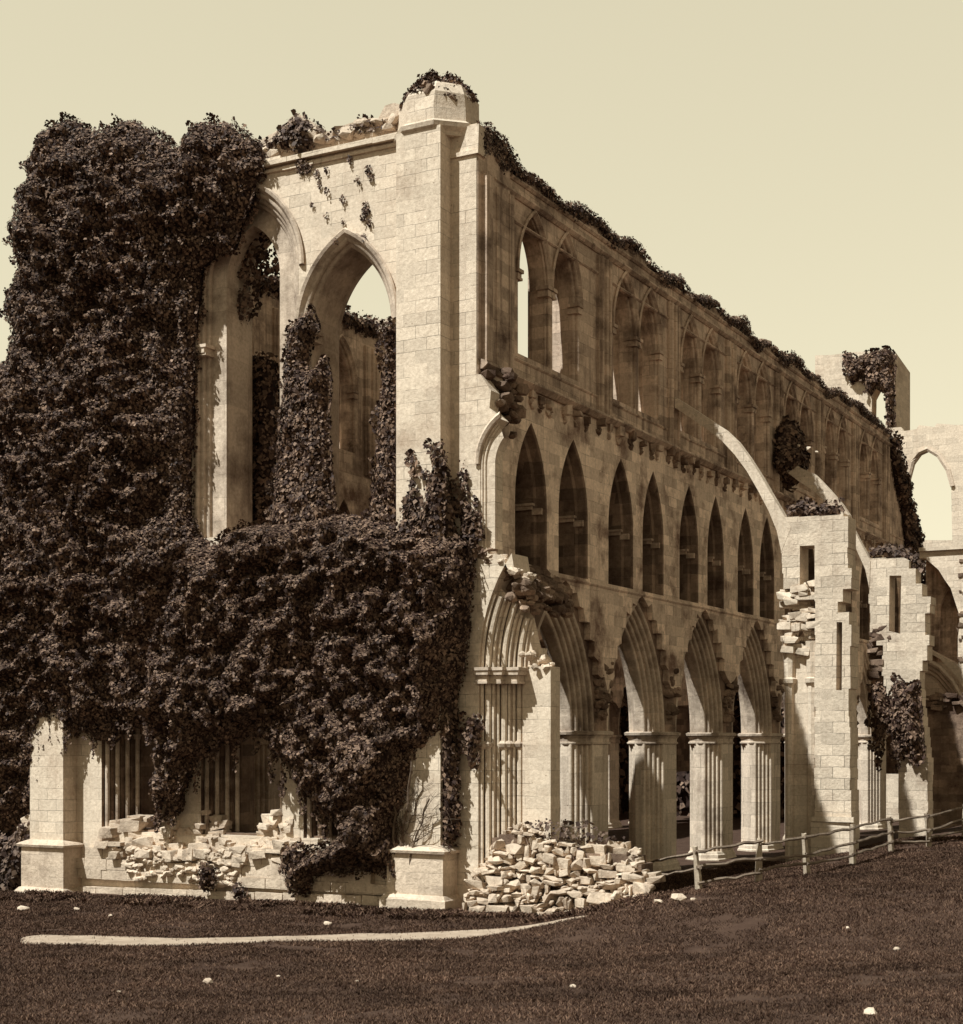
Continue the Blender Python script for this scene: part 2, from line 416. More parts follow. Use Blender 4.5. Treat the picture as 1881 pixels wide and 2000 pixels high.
for i in range(110):
    x = random.uniform(-13.0,-8.6); z = random.uniform(.35,1.4); r = random.uniform(.07,.16)
    mb.rock((x, -.26, z), (r*random.uniform(1,1.8), r*.8, r*.7))
mb.build('fallen_stonework', 'rubble', A); mb = MB()
for i in range(40):      # broken edge at the far left corner
    z = random.uniform(-.6,2.2); x = -17.3-random.uniform(0, max(.05,.9-.35*z)); r = random.uniform(.12,.3)
    mb.rock((x, random.uniform(-.4,.6), z), (r*1.4, r, r*.7))
mb.build('broken_corner', 'rubble', A)
# ---------------- long side: arcade, triforium, clerestory
PITCH = 6.35; P0 = 9.07; WT = 1.6
ARC = [P0-PITCH/2+PITCH*i for i in range(7)]
AH, ASP, ARI = 2.65, 5.2, 4.75
YE = 54.
TRI = []
for i in range(8):
    for q in (0, 1):
        meas = {0: ((2.33,4.50),(5.35,7.57)), 1: ((9.25,11.40),(12.25,14.25)), 2: ((15.85,17.85),(18.85,20.75))}
        if i in meas: a, b = meas[i][q]
        else:
            c = P0-PITCH/2+PITCH*i-.1+(-1.42 if q == 0 else 1.42); a, b = c-1.0, c+1.0
        if b < 50.5: TRI.append(((a+b)/2, (b-a)/2))
TSP, TRI_R, TB = 12.25, 2.48, 10.27
CLE = []
for i in range(7):
    c = P0-PITCH/2+PITCH*i
    if i == 0: CLE += [(3.85,1.10),(6.17,1.04)]
    else: CLE += [(c-1.12-.15,1.06),(c+1.12-.15,1.06)]
CSP, CR, CB = 19.3, 2.0, 16.75
topz = lambda y: 22.35+.12*math.sin(y*1.7)+.1*math.sin(y*.63+1)
def side_outline(x_top):
    P = [(1.0, ASP), (ARC[0]-AH, ASP)] if ARC[0]-AH > 1.05 else [(1.0, ASP)]
    for c in ARC:
        P += arch(c, AH, ASP, ARI, None, 12)
    P += [(50.5, ASP), (50.5, 3), (YE+.2, 3), (YE+.4, 10.5), (YE+.1, 15.8), (1.0, 15.8)]
    return P
def clean(P):
    out = [P[0]]
    for p in P[1:]:
        if math.hypot(p[0]-out[-1][0], p[1]-out[-1][1]) > .01: out.append(p)
    return out
def tarch(c, h, g=0., b=0.): return arch(c, h+g, TSP, TRI_R+g, TB-b, 10)
mb = MB(); mb.slab(clean(side_outline(0)), [tarch(c, h, -.02) for c, h in TRI], fX, -WT, -.22)
side = mb.build('side_wall', 'core_and_shade', A)
# ashlar facing, torn back along the arcade arches
random.seed(31)
P = [(1.0, 15.8), (1.0, 10.15)]
H2, R2 = AH+.12, ARI+.12
for i, c in enumerate(ARC):
    pts = arch(c, H2, ASP, R2, None, 18)
    zl = 7.0+random.uniform(-.1,.7)
    seg = [p for p in pts if p[1] > zl]
    if i == 0: seg = [p for p in seg if p[0] > c-.6]
    tooth = []
    for j, p in enumerate(seg):
        d = math.hypot(p[0]-c, p[1]-6.0); nx, nz = (p[0]-c)/d, (p[1]-6.0)/d
        e = (random.uniform(.22,.42) if j % 2 else random.uniform(0,.06))*(1. if p[1] < 9.75 else .25)
        tooth.append((p[0]+nx*e, p[1]+nz*e))
    if i == 0: P += [(1.6, 10.2), (3.2, 10.35), (4.6, 10.25)]
    P += tooth
    if i < len(ARC)-1:
        a = tooth[-1]; b_ = (c+PITCH-(c-tooth[0][0]) if i else c+PITCH-(tooth[-1][0]-c), a[1])
        k = 5
        for j in range(1, k): 
            t = j/k; P.append((a[0]+(b_[0]-a[0])*t, a[1]-random.uniform(.05,.6)))
P += [(48.5, 7), (53.6, 7.2), (53.9, 12), (53.5, 15.8)]
mb = MB(); mb.slab(clean(P), [tarch(c, h) for c, h in TRI], fX, -.225, 0)
mb.build('wall_facing', 'sheltered', side)
mb = MB(); mb.box(-.028, -.002, .012, 2.0, 10.4, 15.8); mb.build('wall_facing', 'sheltered', A)
mb = MB(); mb.box(-.028, -.004, .012, 2.0, 15.98, 22.5); mb.box(-.02,.16,.25,.62,15.98,21.5); mb.build('wall_facing', 'weather', A)
# rough broken vault springers over the piers
random.seed(12)
for i in range(7):
    y = P0+PITCH*i; mb = MB()
    for k in range(26):
        z = random.uniform(5.7,7.6); w = .32+.22*(z-5.7)/2
        r = random.uniform(.10,.24)
        mb.rock((-.24+random.uniform(0,.20)*(z-5)/2.6, y+random.uniform(-w,w), z), (r, r*1.3, r*.8))
    mb.build('broken_springer', 'core_and_shade', A)
# clerestory wall
random.seed(14)
top = [(y, topz(y)+random.uniform(-.12,.12)) for y in np.arange(47.5, 1.0, -.55)]
P = [(1.0,15.8), (YE+.1,15.8), (53.6,16.6), (53.1,17.2), (52.3,18.0), (51.6,18.3), (51.0,19.2), (50.1,19.8), (49.6,20.6), (48.8,21.2), (48.2,21.9)]+top
CX0, CX1 = -.84, -.12
mb = MB(); mb.slab(P, [arch(c, h, CSP, CR, CB, 12) for c, h in CLE], fX, CX0, CX1)
mb.slab([(5.62,15.8),(7.33,15.8),(7.33,21.8),(5.62,21.8)], [arch(6.5, .68, CSP, 1.5, CB, 12)], fX, CX0-.40, CX0-.004)
mb.slab([(7.35,15.8),(50,15.8),(48.5,21.6),(7.35,21.8)], [arch(c, h-.02, CSP, CR, CB, 12) for c, h in CLE[2:]], fX, CX0-.92, CX0-.004)  # rear slab thickened so that sun stays off the window jambs
mb.build('clerestory_wall', 'weather', A)
def copyt(o, dx, parent):
    c = o.copy(); COL.objects.link(c); c.parent = parent
    if parent is A: c.location = (o.location[0]+dx, o.location[1], o.location[2])
    for ch in list(o.children): copyt(ch, 0, c)
    return c
# clerestory windows
cw = []
for ci, (c, h) in enumerate(CLE):
    mb = MB(); pr = orders(0, 0, .16, .26, 2, .04)+[(.16,.62),(.06,.723),(0,.724)]
    if ci == 0: pr = orders(0, 0, .05, .2, 2, .03)+[(.05,.6),(.02,.715),(0,.716)]
    sweep(mb, c, h, CSP, CR, CB, pr, lambda u, z, d: (CX1-d+.002, u, z), 12)
    mb.box(CX0+.04, CX1-.12, c-h, c+h, CB-.2, CB+.05)
    o = mb.build('clerestory_window', 'weather', A)
    hm = MB(); sweep(hm, c, h, CSP, CR, None, [(-.01,0),(-.12,0),(-.14,.06),(-.06,.09),(0,.0)], lambda u, z, d: (CX1+d+.003, u, z), 12)
    hm.build('hood_mould', 'weather', o)
    for s in (-1, 1):
        cp = MB(); y = c+s*(h-.06)
        cp.box(CX1-.34, CX1+.05, y-.17, y+.17, CSP-.30, CSP-.22); cp.box(CX1-.34, CX1+.03, y-.13, y+.13, CSP-.22, CSP-.08); cp.box(CX1-.34, CX1+.08, y-.2, y+.2, CSP-.08, CSP+.03)
        cp.build('capital', 'weather', o)
    cw.append(o)
# pilasters between clerestory bays
pils = []
for i in range(7):
    y = P0+PITCH*i; mb = MB()
    mb.box(CX1-.02, CX1+.10, y-.52, y+.42, 15.95, 21.35)
    for dy in (-.36, .02, .30): mb.rings([[(CX1+.10+.11*math.cos(a), y+dy+.11*math.sin(a), z) for a in [k*math.pi/4 for k in range(8)]] for z in (15.95, 21.3)])
    pils.append(mb.build('clerestory_pilaster', 'weather', A))
mb = MB(); mb.box(CX1-.02, CX1+.14, 1.95, 2.25, 15.95, 21.35); mb.rings([[(CX1+.06+.12*math.cos(a), 1.2+.12*math.sin(a), z) for a in [k*math.pi/4 for k in range(8)]] for z in (15.95, 21.3)])
pils.append(mb.build('clerestory_pilaster', 'weather', A))
# string courses
random.seed(3)
def string(z, h, p, y0, y1, x, mat, gap=.0, name='string_course'):
    mb = MB(); y = y0
    while y < y1:
        w = random.uniform(.8,1.9); yy = min(y+w, y1)
        if random.random() >= gap:
            e = random.uniform(-.012,.012)
            mb.rings([[(x-.1, q, z-h*.5+e), (x+p*.35, q, z-h*.5+e), (x+p, q, z-h*.05+e), (x+p*.9, q, z+h*.25+e), (x-.1, q, z+h*.6+e)] for q in (y+.006, yy-.006)])
        y = yy
    return mb.build(name, mat, A)
string(15.86, .30, .26, .1, 53.2, 0, 'weather')
string(21.52, .22, .16, 1.0, 48.5, CX1, 'weather')
string(20.72, .10, .07, 1.0, 49.0, CX1, 'weather')
string(22.0, .16, .10, 1.0, 48.0, CX1, 'weather')
string(16.55, .10, .06, 1.0, 53.0, CX1, 'weather')
string(10.14, .12, .07, 5.0, 53.0, 0, 'sheltered')
# broken corbel stubs under the clerestory string
random.seed(9)
y = 1.7
while y < 50:
    mb = MB(); zc = 15.58+random.uniform(-.1,.06); w = random.uniform(.12,.2); p = random.uniform(.12,.3)
    mb.block((p*.5-.03, y, zc), (p*.5+.05, w, random.uniform(.12,.2)), .3)
    for q in range(3): r = random.uniform(.07,.13); mb.rock((.0, y+random.uniform(-.1,.1), zc-.14-q*.1), (random.uniform(.08,.16), r*1.2, r), 16)
    mb.build('broken_corbel', 'weather' if random.random() < .5 else 'core_and_shade', A)
    y += random.uniform(.6,1.1)
mb = MB(); mb.box(-1.9, -1.62, 1.0, 51, 10.2, 15.6); mb.build('added_back_wall', 'core_and_shade', A)  # added to close the backs of the openings and keep light out
# triforium openings
tri_o = []
for k, (c, h) in enumerate(TRI):
    mb = MB()
    pr = [(0,0),(.04,.05),(.04,.34),(.13,.40),(.13,1.2),(.05,1.25),(.05,1.59),(0,1.6)]
    sweep(mb, c, h, TSP, TRI_R, TB, pr, lambda u, z, d: (-d+.001, u, z), 10)
    mb.box(-1.55, -.15, c-h, c+h, TB-.25, TB+.03)
    o = mb.build('triforium_opening', 'core_and_shade', A)  # reveals lined in darker stone, painting in the shade of the opening
    im = MB()
    im.box(-1.3, -.42, c+h-.24, c+h-.1, TSP-.06, TSP+.06); im.box(-1.3, -.36, c+h-.30, c+h-.1, TSP+.06, TSP+.14)
    im.box(-.45, -.12, c+h-.16, c+h-.02, TSP-.22, TSP-.02); 
    im.build('impost', 'weather', o); tri_o.append(o)
# arcade arches and piers
AD, AT = .78, .62
prof_out = orders(0, 0, AD, AT, 5, .085, 5)
full = prof_out+[(AD, WT-.22-AT)]+[(i, WT-.22-d) for i, d in orders(0, 0, AD, AT, 5, .085, 5)[::-1]]
arcs = []
for i, c in enumerate(ARC):
    mb = MB(); sweep(mb, c, AH, ASP, ARI, None, full, lambda u, z, d: (-.22-d, u, z), 14)
    arcs.append(mb.build('arcade_arch', 'mould', A, fix=True))
hw = PITCH/2-AH
def pier_plan(y, e=0.):
    half = [(hw+i, d) for i, d in full]
    P = [(-.22-d, y+w) for w, d in half]+[(-.22-d, y-w) for w, d in half[::-1]]
    return P
def hull_plan(y, e):
    T2 = WT-.22
    Q = [(hw,0),(hw+AD*.55,AT*.18),(hw+AD,AT),(hw+AD,T2-AT),(hw+AD*.55,T2-AT*.18),(hw,T2)]
    P = []
    for w, d in Q:
        cxd = T2/2; P.append((w+e*(1 if w > .6 else .8), d+(e if d > cxd else -e)*(0 if AT*.9 < d < T2-AT*.9 else 1)))
    return [(-.22-d, y+w) for w, d in P]+[(-.22-d, y-w) for w, d in P[::-1]]
piers = []
def pier(y, zb=-.9):
    mb = MB(); mb.rings([[(x, q, z) for x, q in pier_plan(y)] for z in (zb, ASP-.4)], cap=False)
    o = mb.build('pier', 'pier', A)
    cp = MB(); cp.rings([[(x, q, z) for x, q in hull_plan(y, e)] for z, e in ((ASP-.44,.0),(ASP-.41,.05),(ASP-.36,.055),(ASP-.33,.01),(ASP-.22,.02),(ASP-.13,.08),(ASP-.11,.05),(ASP-.09,.12),(ASP+.0,.135),(ASP+.04,.06))])
    cp.build('capital', 'mould', o)
    bs = MB(); bs.rings([[(x, q, z) for x, q in hull_plan(y, e)] for z, e in ((zb,.14),(.06,.14),(.10,.10),(.24,.09),(.28,.06),(.34,.04),(.38,.01))])
    bs.build('pier_base', 'stone', o)
    piers.append(o); return o
for i in range(-1, 7): pier(P0+PITCH*i)
# the other side of the nave, seen through the windows and arches
FDX = -13.5
for o in [c for c in A.children if c.name.split('.')[0] in ('side_wall','clerestory_wall','clerestory_window','clerestory_pilaster','triforium_opening','arcade_arch','pier')]:
    copyt(o, FDX, A)
mb = MB(); mb.slab(jag([(-.5,-1),(60,-1),(60,11),(-.5,11.)], .1, 3, 1.), [arch(P0-PITCH/2+PITCH*i, .8, 6.0, 1.5, 4.2, 8) for i in range(0, 7, 3)], fX, -20.6, -19.8)
mb.build('opposite_aisle_wall', 'weather', A)
# ---------------- remains of the aisle's end wall at the corner
# lower: left jamb and the first stones of a wide window arch
fc, fh, fs, fr = 3.1, 3.05, 7.02, 4.9
mb = MB()
Lp = [p for p in arch(fc, fh, fs, fr, None, 14) if p[0] < 1.15]
outl = [(-.6,-.5),(.02,-.5)]+[(.03, z) for z in (2.,5.)]+Lp+[(1.22,9.7),(.98,9.85),(.85,10.1),(.7,10.25),(.35,10.30),(.3,10.5),(-.1,10.45),(-.6,10.5)]
mb.slab(outl, [], fY, -.035, .98)
fragment = mb.build('aisle_end_wall', 'stone', A)
FS = (3,.34,.34)
pr = steps(*FS)+[(1.44,1.02),(1.46,1.4)]
mb = MB()
path = {}
for (i, d) in pr:
    P = arch(fc, fh, fs, fr, -.4, 22, i); path[(i,d)] = P
random.seed(44)
v = []; f = []; e = 12
def lim(i): return 10.2-1.9*i+ (0 if i < .32 else -.1)
Q = []
for (i, d) in pr:
    P = path[(i,d)]; L = []
    zmax = 9.35-.85*min(i,1.1) if i < 1.03 else 7.6
    # resample the rising half up to zmax
    N = 26; pts = [p for p in P[:24]]
    zs = [pts[0][1]+(zmax-pts[0][1])*k/N for k in range(N+1)]
    for z in zs:
        for a, b in zip(pts, pts[1:]):
            if a[1] <= z <= b[1]+1e-6:
                t = (z-a[1])/max(1e-6, b[1]-a[1]); L.append((a[0]+(b[0]-a[0])*t, d, z)); break
        else: L.append((pts[-1][0], d, z))
    Q.append(L)
n_ = len(Q[0])
for L in Q: v += L
for a in range(len(Q)-1):
    for b in range(n_-1): f.append((a*n_+b, a*n_+b+1, (a+1)*n_+b+1, (a+1)*n_+b))
mb.add(v, f); wj = mb.build('window_jamb', 'stone', fragment)
mb = MB()
for k in range(3):
    for (ii, dd_, rr) in ((k*.34+.05, (k+1)*.34-.26, .05), (k*.34+.17, (k+1)*.34-.12, .10), (k*.34+.30, (k+1)*.34-.05, .045)):
        P = [p for p in arch(fc, fh, fs, fr, -.4, 22, ii)[:24] if p[1] < 9.35-.85*ii]
        mb.tube([(p[0], dd_, p[1]) for p in P], rr, 8)
mb.build('shaft', 'stone', wj)
cp = MB()
for i0, x0, x1, y0 in ((0,.0,.34,-.12),(1,.30,.70,.06),(2,.64,1.1,.30)):
    for z0, z1, e in ((6.55,6.62,.05),(6.62,6.80,.02),(6.80,6.93,.10),(6.93,7.02,.14)): cp.box(x0-e*.4, x1+e, y0-e, 1.0, z0, z1)
cp.build('capital', 'mould', fragment)
cp = MB()
for k in range(5):
    x, y = ((.05,.08),(.17,.22),(.51,.56),(.64,.66),(.85,.90))[k]
    cp.rings([[(x+r*math.cos(a), y+r*math.sin(a), z) for a in [i*math.pi/4 for i in range(8)]] for z, r in ((4.62,.08),(4.72,.17),(4.82,.2),(4.9,.12))])
cp.build('shaft_ring', 'mould', fragment)
mb = MB(); random.seed(46)
for i in range(70):
    t = random.random(); x = .25+1.1*t; z = 10.35-.75*t+random.uniform(-.12,.08); r = random.uniform(.06,.17)
    mb.rock((x, random.uniform(-.02,1.0), z), (r*1.3, r*1.2, r*.8), 18)
mb.build('broken_edge', 'rubble', fragment); mb = MB()
for i in range(12):
    x = random.uniform(1.1,1.9); z = 7.0+random.uniform(0,.75)*(1-(x-1)/1.1); r = random.uniform(.07,.17); mb.rock((x, random.uniform(.62,1.2), z), (r*1.3,r,r), 18)
mb.build('broken_edge', 'rubble', fragment)
# bulk behind the jamb (inner order and its reveal)
mb = MB(); mb.box(1.05, 1.96, .78, 1.4, -.5, 7.05); mb.build('inner_jamb', 'stone', fragment)
# upper: half of a gallery lancet
mb = MB()
lp = arch(.95, .85, 12.9, 1.35, None, 10)
mb.slab([(-.35,10.4),(.10,10.4),(.10,12.9)]+[p for p in lp if p[0] < .62]+[(.75,14.15),(.4,14.5),(.45,15.0),(.1,15.5),(-.35,15.6)], [], fY, -.04, .5)
g = mb.build('gallery_wall', 'stone', A)
mb = MB(); pr2 = orders(0,-.01,.16,.06,2,.04)+[(.42,.08),(.44,.5)]
Q = []
for i, d in pr2:
    Q.append([(p[0], d, p[1]) for p in arch(.95, .85, 12.9, 1.35, 10.45, 10, i)[:10]])
v = [q for L in Q for q in L]; n_ = len(Q[0]); f = [(a*n_+b, a*n_+b+1, (a+1)*n_+b+1, (a+1)*n_+b) for a in range(len(Q)-1) for b in range(n_-1)]
mb.add(v, f); mb.build('window_jamb', 'stone', g)
hm = MB(); Q = [[(p[0], d, p[1]) for p in arch(.95, .85, 12.9, 1.35, None, 10, i)[:10]] for i, d in ((0,-.045),(-.1,-.045),(-.17,-.11),(-.1,-.16),(-.02,-.12),(0,-.045))]
v = [q for L in Q for q in L]; n_ = len(Q[0]); hm.add(v, [(a*n_+b, a*n_+b+1, (a+1)*n_+b+1, (a+1)*n_+b) for a in range(len(Q)-1) for b in range(n_-1)])
hm.build('hood_mould', 'mould', g)
# broken masonry where the aisle vault tore away
mb = MB(); random.seed(17)
for i in range(16):
    t = i/15; mb.rock((.15+.35*random.random(), .5+3.4*t, 9.75-.25*t), (.5,.5,.42), 26)
for i in range(260):
    t = random.random(); x = random.uniform(.0,1.45)*(1-.35*t); y = .1+4.2*t; z = 10.25-1.35*(x/1.6)+random.uniform(-.45,.25)-(.3*t)
    if x < .9 and y < .9 and z < 9.8: continue
    r = random.uniform(.07,.22); mb.rock((x+.1, y, z), (r*1.3, r*1.2, r*.85))
mb.build('torn_masonry', 'core_and_shade', A); mb = MB()
for i in range(45):
    x = random.uniform(.05,.75); z = 14.6+random.uniform(-.6,1.1); r = random.uniform(.1,.24)
    mb.rock((x*(.5+.5*(z-14)/1.6), random.uniform(.3,1.8), z), (r*1.2, r*1.2, r*.8))
mb.build('torn_masonry', 'core_and_shade', A)
# ---------------- flying buttresses and their outer piers
def flyer(y0, pts_top, pts_bot, th=.45):
    mb = MB(); P = [onY(*p, y0) for p in pts_top]+[onY(*p, y0) for p in pts_bot[::-1]]
    mb.slab(P, [], fY, y0, y0+th); return mb
FY1 = 15.1
mb = flyer(FY1, [(1318,775),(1350,795),(1385,818),(1415,838),(1440,862),(1462,892),(1485,928),(1508,968),(1532,1008),(1545,1030)], [(1318,796),(1350,817),(1385,841),(1411,862),(1435,888),(1458,919),(1480,957),(1501,997),(1517,1036),(1526,1078)])
fb1 = mb.build('flying_buttress', 'stone', A)
def coursed_pier(y0, th, outline, holes, name, parent, seed, mat='coursed'):
    mb = MB(); mb.slab(quoin(outline, .03, seed, .36), holes, fY, y0, y0+th)
    return mb.build(name, mat, parent)
rect = lambda x0, x1, z0, z1: [(x0,z0),(x1,z0),(x1,z1),(x0,z1)]
pj = lambda L, y0: [onY(*p, y0) for p in L]
o1 = coursed_pier(FY1+.008, 1.05, pj([(1526,1060),(1532,1012),(1560,1006),(1600,1008),(1640,1002),(1655,1008),(1656,1110),(1672,1128),(1655,1150),(1640,1175),(1634,1200),(1652,1195),(1662,1220),(1660,1345),(1652,1380),(1660,1400),(1661,1585),(1664,1592),(1660,1690),(1598,1690),(1592,1600),(1591,1380),(1592,1200),(1590,1175),(1560,1165),(1535,1150),(1527,1120)], FY1),
    [pj([(1562,1164),(1562,1066),(1591,1065),(1591,1160),(1580,1164)], FY1), pj([(1633,1348),(1634,1215),(1645,1215),(1644,1348)], FY1)], 'buttress_pier', fb1, 4)
# stepped stump with two wall shafts beside the outer pier
mb = MB(); a = onY(1532,1250,FY1+.5); b = onY(1592,1250,FY1+.5)
mb.box(a[0]+.06, b[0]+.3, FY1+.45, FY1+1.4, -.3, 8.4)
random.seed(66)
for i in range(90):
    z = random.uniform(8.0,10.6); r = random.uniform(.09,.25)
    mb.block((random.uniform(a[0]+.05, b[0]+.1), FY1+random.uniform(.25,.8)-.10*(z-8), z), (r*1.5, r, r*.7), .3)
for xx in (a[0]+.22, b[0]-.08):
    mb.rings([[(xx+.17*math.cos(t), FY1+.42+.17*math.sin(t), z) for t in [i*math.pi/4 for i in range(8)]] for z in (.6, 7.1)])
    mb.rings([[(xx+r*math.cos(t), FY1+.42+r*math.sin(t), z) for t in [i*math.pi/4 for i in range(8)]] for z, r in ((6.9,.17),(7.0,.26),(7.15,.28),(7.2,.2),(8.2,.24),(8.5,.27))])
mb.build('vault_respond', 'stone', fb1)
mb = MB(); mb.box(onY(1592,1590,FY1)[0]-.08, onY(1664,1590,FY1)[0]+.1, FY1-.16, FY1-.002, 2.02, 2.2); mb.box(5.35,6.75,FY1-.1,FY1-.003,.1,2.0,.03)
mb.build('buttress_plinth', 'stone', fb1)
FY2 = 27.85
mb = flyer(FY2, [(1528,890),(1560,912),(1590,925),(1600,935),(1622,958),(1645,985),(1658,1005),(1668,1035),(1682,1062),(1700,1095)], [(1528,915),(1560,940),(1588,958),(1612,980),(1632,1000),(1645,1020),(1659,1042),(1674,1076),(1690,1112),(1698,1150)], .42)
random.seed(2)
for i in range(5):
    x, z = onY(1545+random.uniform(-12,50), 0, FY2)[0], 17.9+random.uniform(-.9,.5)
    r = random.uniform(.08,.15); mb.rock((x, FY2+.25, z-.1-.45*(x-.5)), (r, r, r*.8))
fb2 = mb.build('flying_buttress', 'stone', A)
coursed_pier(FY2+.03, 1.0, pj([(1697,1160),(1697,1092),(1730,1085),(1765,1095),(1785,1110),(1790,1140),(1812,1165),(1822,1180),(1800,1215),(1812,1240),(1818,1260),(1803,1290),(1795,1330),(1800,1400),(1812,1480),(1812,1600),(1810,1640),(1755,1640),(1752,1400),(1735,1360),(1722,1320),(1725,1260),(1700,1235)], FY2),
    [pj([(1736,1232),(1737,1124),(1760,1124),(1758,1238)], FY2)], 'buttress_pier', fb2, 6)
mb = MB(); random.seed(71)
for i in range(80):
    p = onY(1700+random.uniform(0,36), 1225+random.uniform(0,140), FY2); r = random.uniform(.1,.28)
    mb.block((p[0], FY2+random.uniform(.15,.8), p[1]), (r*1.4, r, r*.7), .3)
mb.build('vault_respond', 'core_and_shade', fb2)
# ================================================================== THE TRANSEPT BEYOND
tr = empty('transept_ruin', (4,57,0), label='sunlit transept wall with tall stair turret, standing beyond the long arcade', cat='ruin')
def loc(o, e): o.location = (-e.location[0], -e.location[1], -e.location[2]); return o
TY = 57.
T = lambda L: [onY(*p, TY) for p in L]
mb = MB(); wl = T([(1700,835)])[0]
outl = T([(1690,1700),(1690,845),(1735,836),(1760,834),(1765,842),(1790,838),(1795,830),(1825,834),(1830,827),(1870,830),(1990,824),(1990,1700)])
wa = T([(1776,1055),(1776,935),(1784,905),(1797,887),(1812,880),(1832,893),(1850,920),(1858,950),(1860,1055)])
bigc = T([(1700,1400),(1700,1160),(1730,1110),(1770,1086),(1805,1090),(1835,1112),(1858,1150),(1871,1200),(1872,1285),(1800,1285)])
low = T([(1740,1695),(1740,1330),(1765,1300),(1800,1296),(1830,1325),(1858,1375),(1885,1440),(1900,1695)])
mb.slab(outl, [wa], fY, TY, TY+.5)
loc(mb.build('wall', 'stone', tr), tr)
# lower wall of the transept, standing nearer
LY = 47.5
U = lambda L: [onY(*p, LY) for p in L]
mb = MB()
mb.slab(jag(U([(1793,1290),(1793,1073),(2000,1070),(2000,1290)])[:0]+U([(1872,1286),(1873,1200),(1858,1150),(1835,1112),(1808,1092),(1796,1089),(1796,1074),(2010,1070),(2010,1700),(1990,1700),(1984,1560),(1960,1480),(1925,1420),(1885,1350),(1860,1310),(1835,1288),(1815,1278),(1800,1276),(1800,1262),(1872,1300)]), .05, 8, .5), [], fY, LY, LY+1.3)
loc(mb.build('lower_wall', 'stone', tr), tr)
mb = MB(); mb.slab(U([(1798,1288),(1798,1076),(1890,1076),(1890,1292)]), [U([(1822,1288),(1826,1180),(1838,1150),(1850,1140),(1862,1160),(1868,1288)])], fY, LY+1.31, LY+1.6); mb.slab(U([(1810,1290),(1810,1130),(1880,1130),(1880,1290)]), [], fY, LY+2.2, LY+2.5); loc(mb.build('blocked_arch', 'weather', tr), tr)
s0 = U([(1796,1074)])[0]; s1 = U([(1996,1070)])[0]
mb = MB(); mb.box(s0[0], s1[0], LY-.2, LY-.003, s0[1]-.10, s0[1]+.10); loc(mb.build('string_course', 'stone', tr), tr)
mb = MB()
for k in range(4):
    L = U([(1796+0*k,1290+9*k),(1815,1292+9*k),(1836-2*k,1304+9*k),(1860-4*k,1330+8*k),(1884-6*k,1372+6*k),(1908-8*k,1425+5*k),(1930-9*k,1490)])
    mb.tube([(p[0], LY-.05+.22*k, p[1]) for p in L], .14, 6)
loc(mb.build('arch_moulding', 'mould', tr), tr)
mb = MB(); random.seed(58)
for i in range(60):
    p = U([(random.uniform(1874,1900), random.uniform(1085,1290))])[0]; r = random.uniform(.05,.12); mb.block((p[0], LY-.02, p[1]), (r*1.4, .06, r), .3)
loc(mb.build('worn_masonry', 'core_and_shade', tr), tr)
mb = MB()
L = T([(1774,1000),(1774,935),(1782,903),(1796,884),(1812,877),(1834,890),(1852,918),(1861,950)])
mb.tube([(p[0], TY-.02, p[1]) for p in L], .16, 6); loc(mb.build('window_arch', 'mould', tr), tr)
TT = 60.5
a, b = onY(1592,690,TT), onY(1748,690,TT)
mb = MB(); mb.slab([onY(*p,TT) for p in [(1592,1000),(1592,694),(1625,693),(1660,688),(1700,686),(1735,682),(1747,690),(1748,850)]]+[(b[0],18)], [[onY(*p,TT) for p in [(1702,835),(1703,775),(1712,758),(1722,758),(1729,775),(1730,835)]]], fY, TT, TT+1.2)
loc(mb.build('sun_block', 'stone', tr), tr)
mb = MB(); mb.slab([(TT+.1,18),(TT+4.,18),(TT+4.,29.3),(TT+.1,29.8)], [], fX, b[0]-.6, b[0]+.02)
loc(mb.build('turret_side', 'stone', tr), tr)
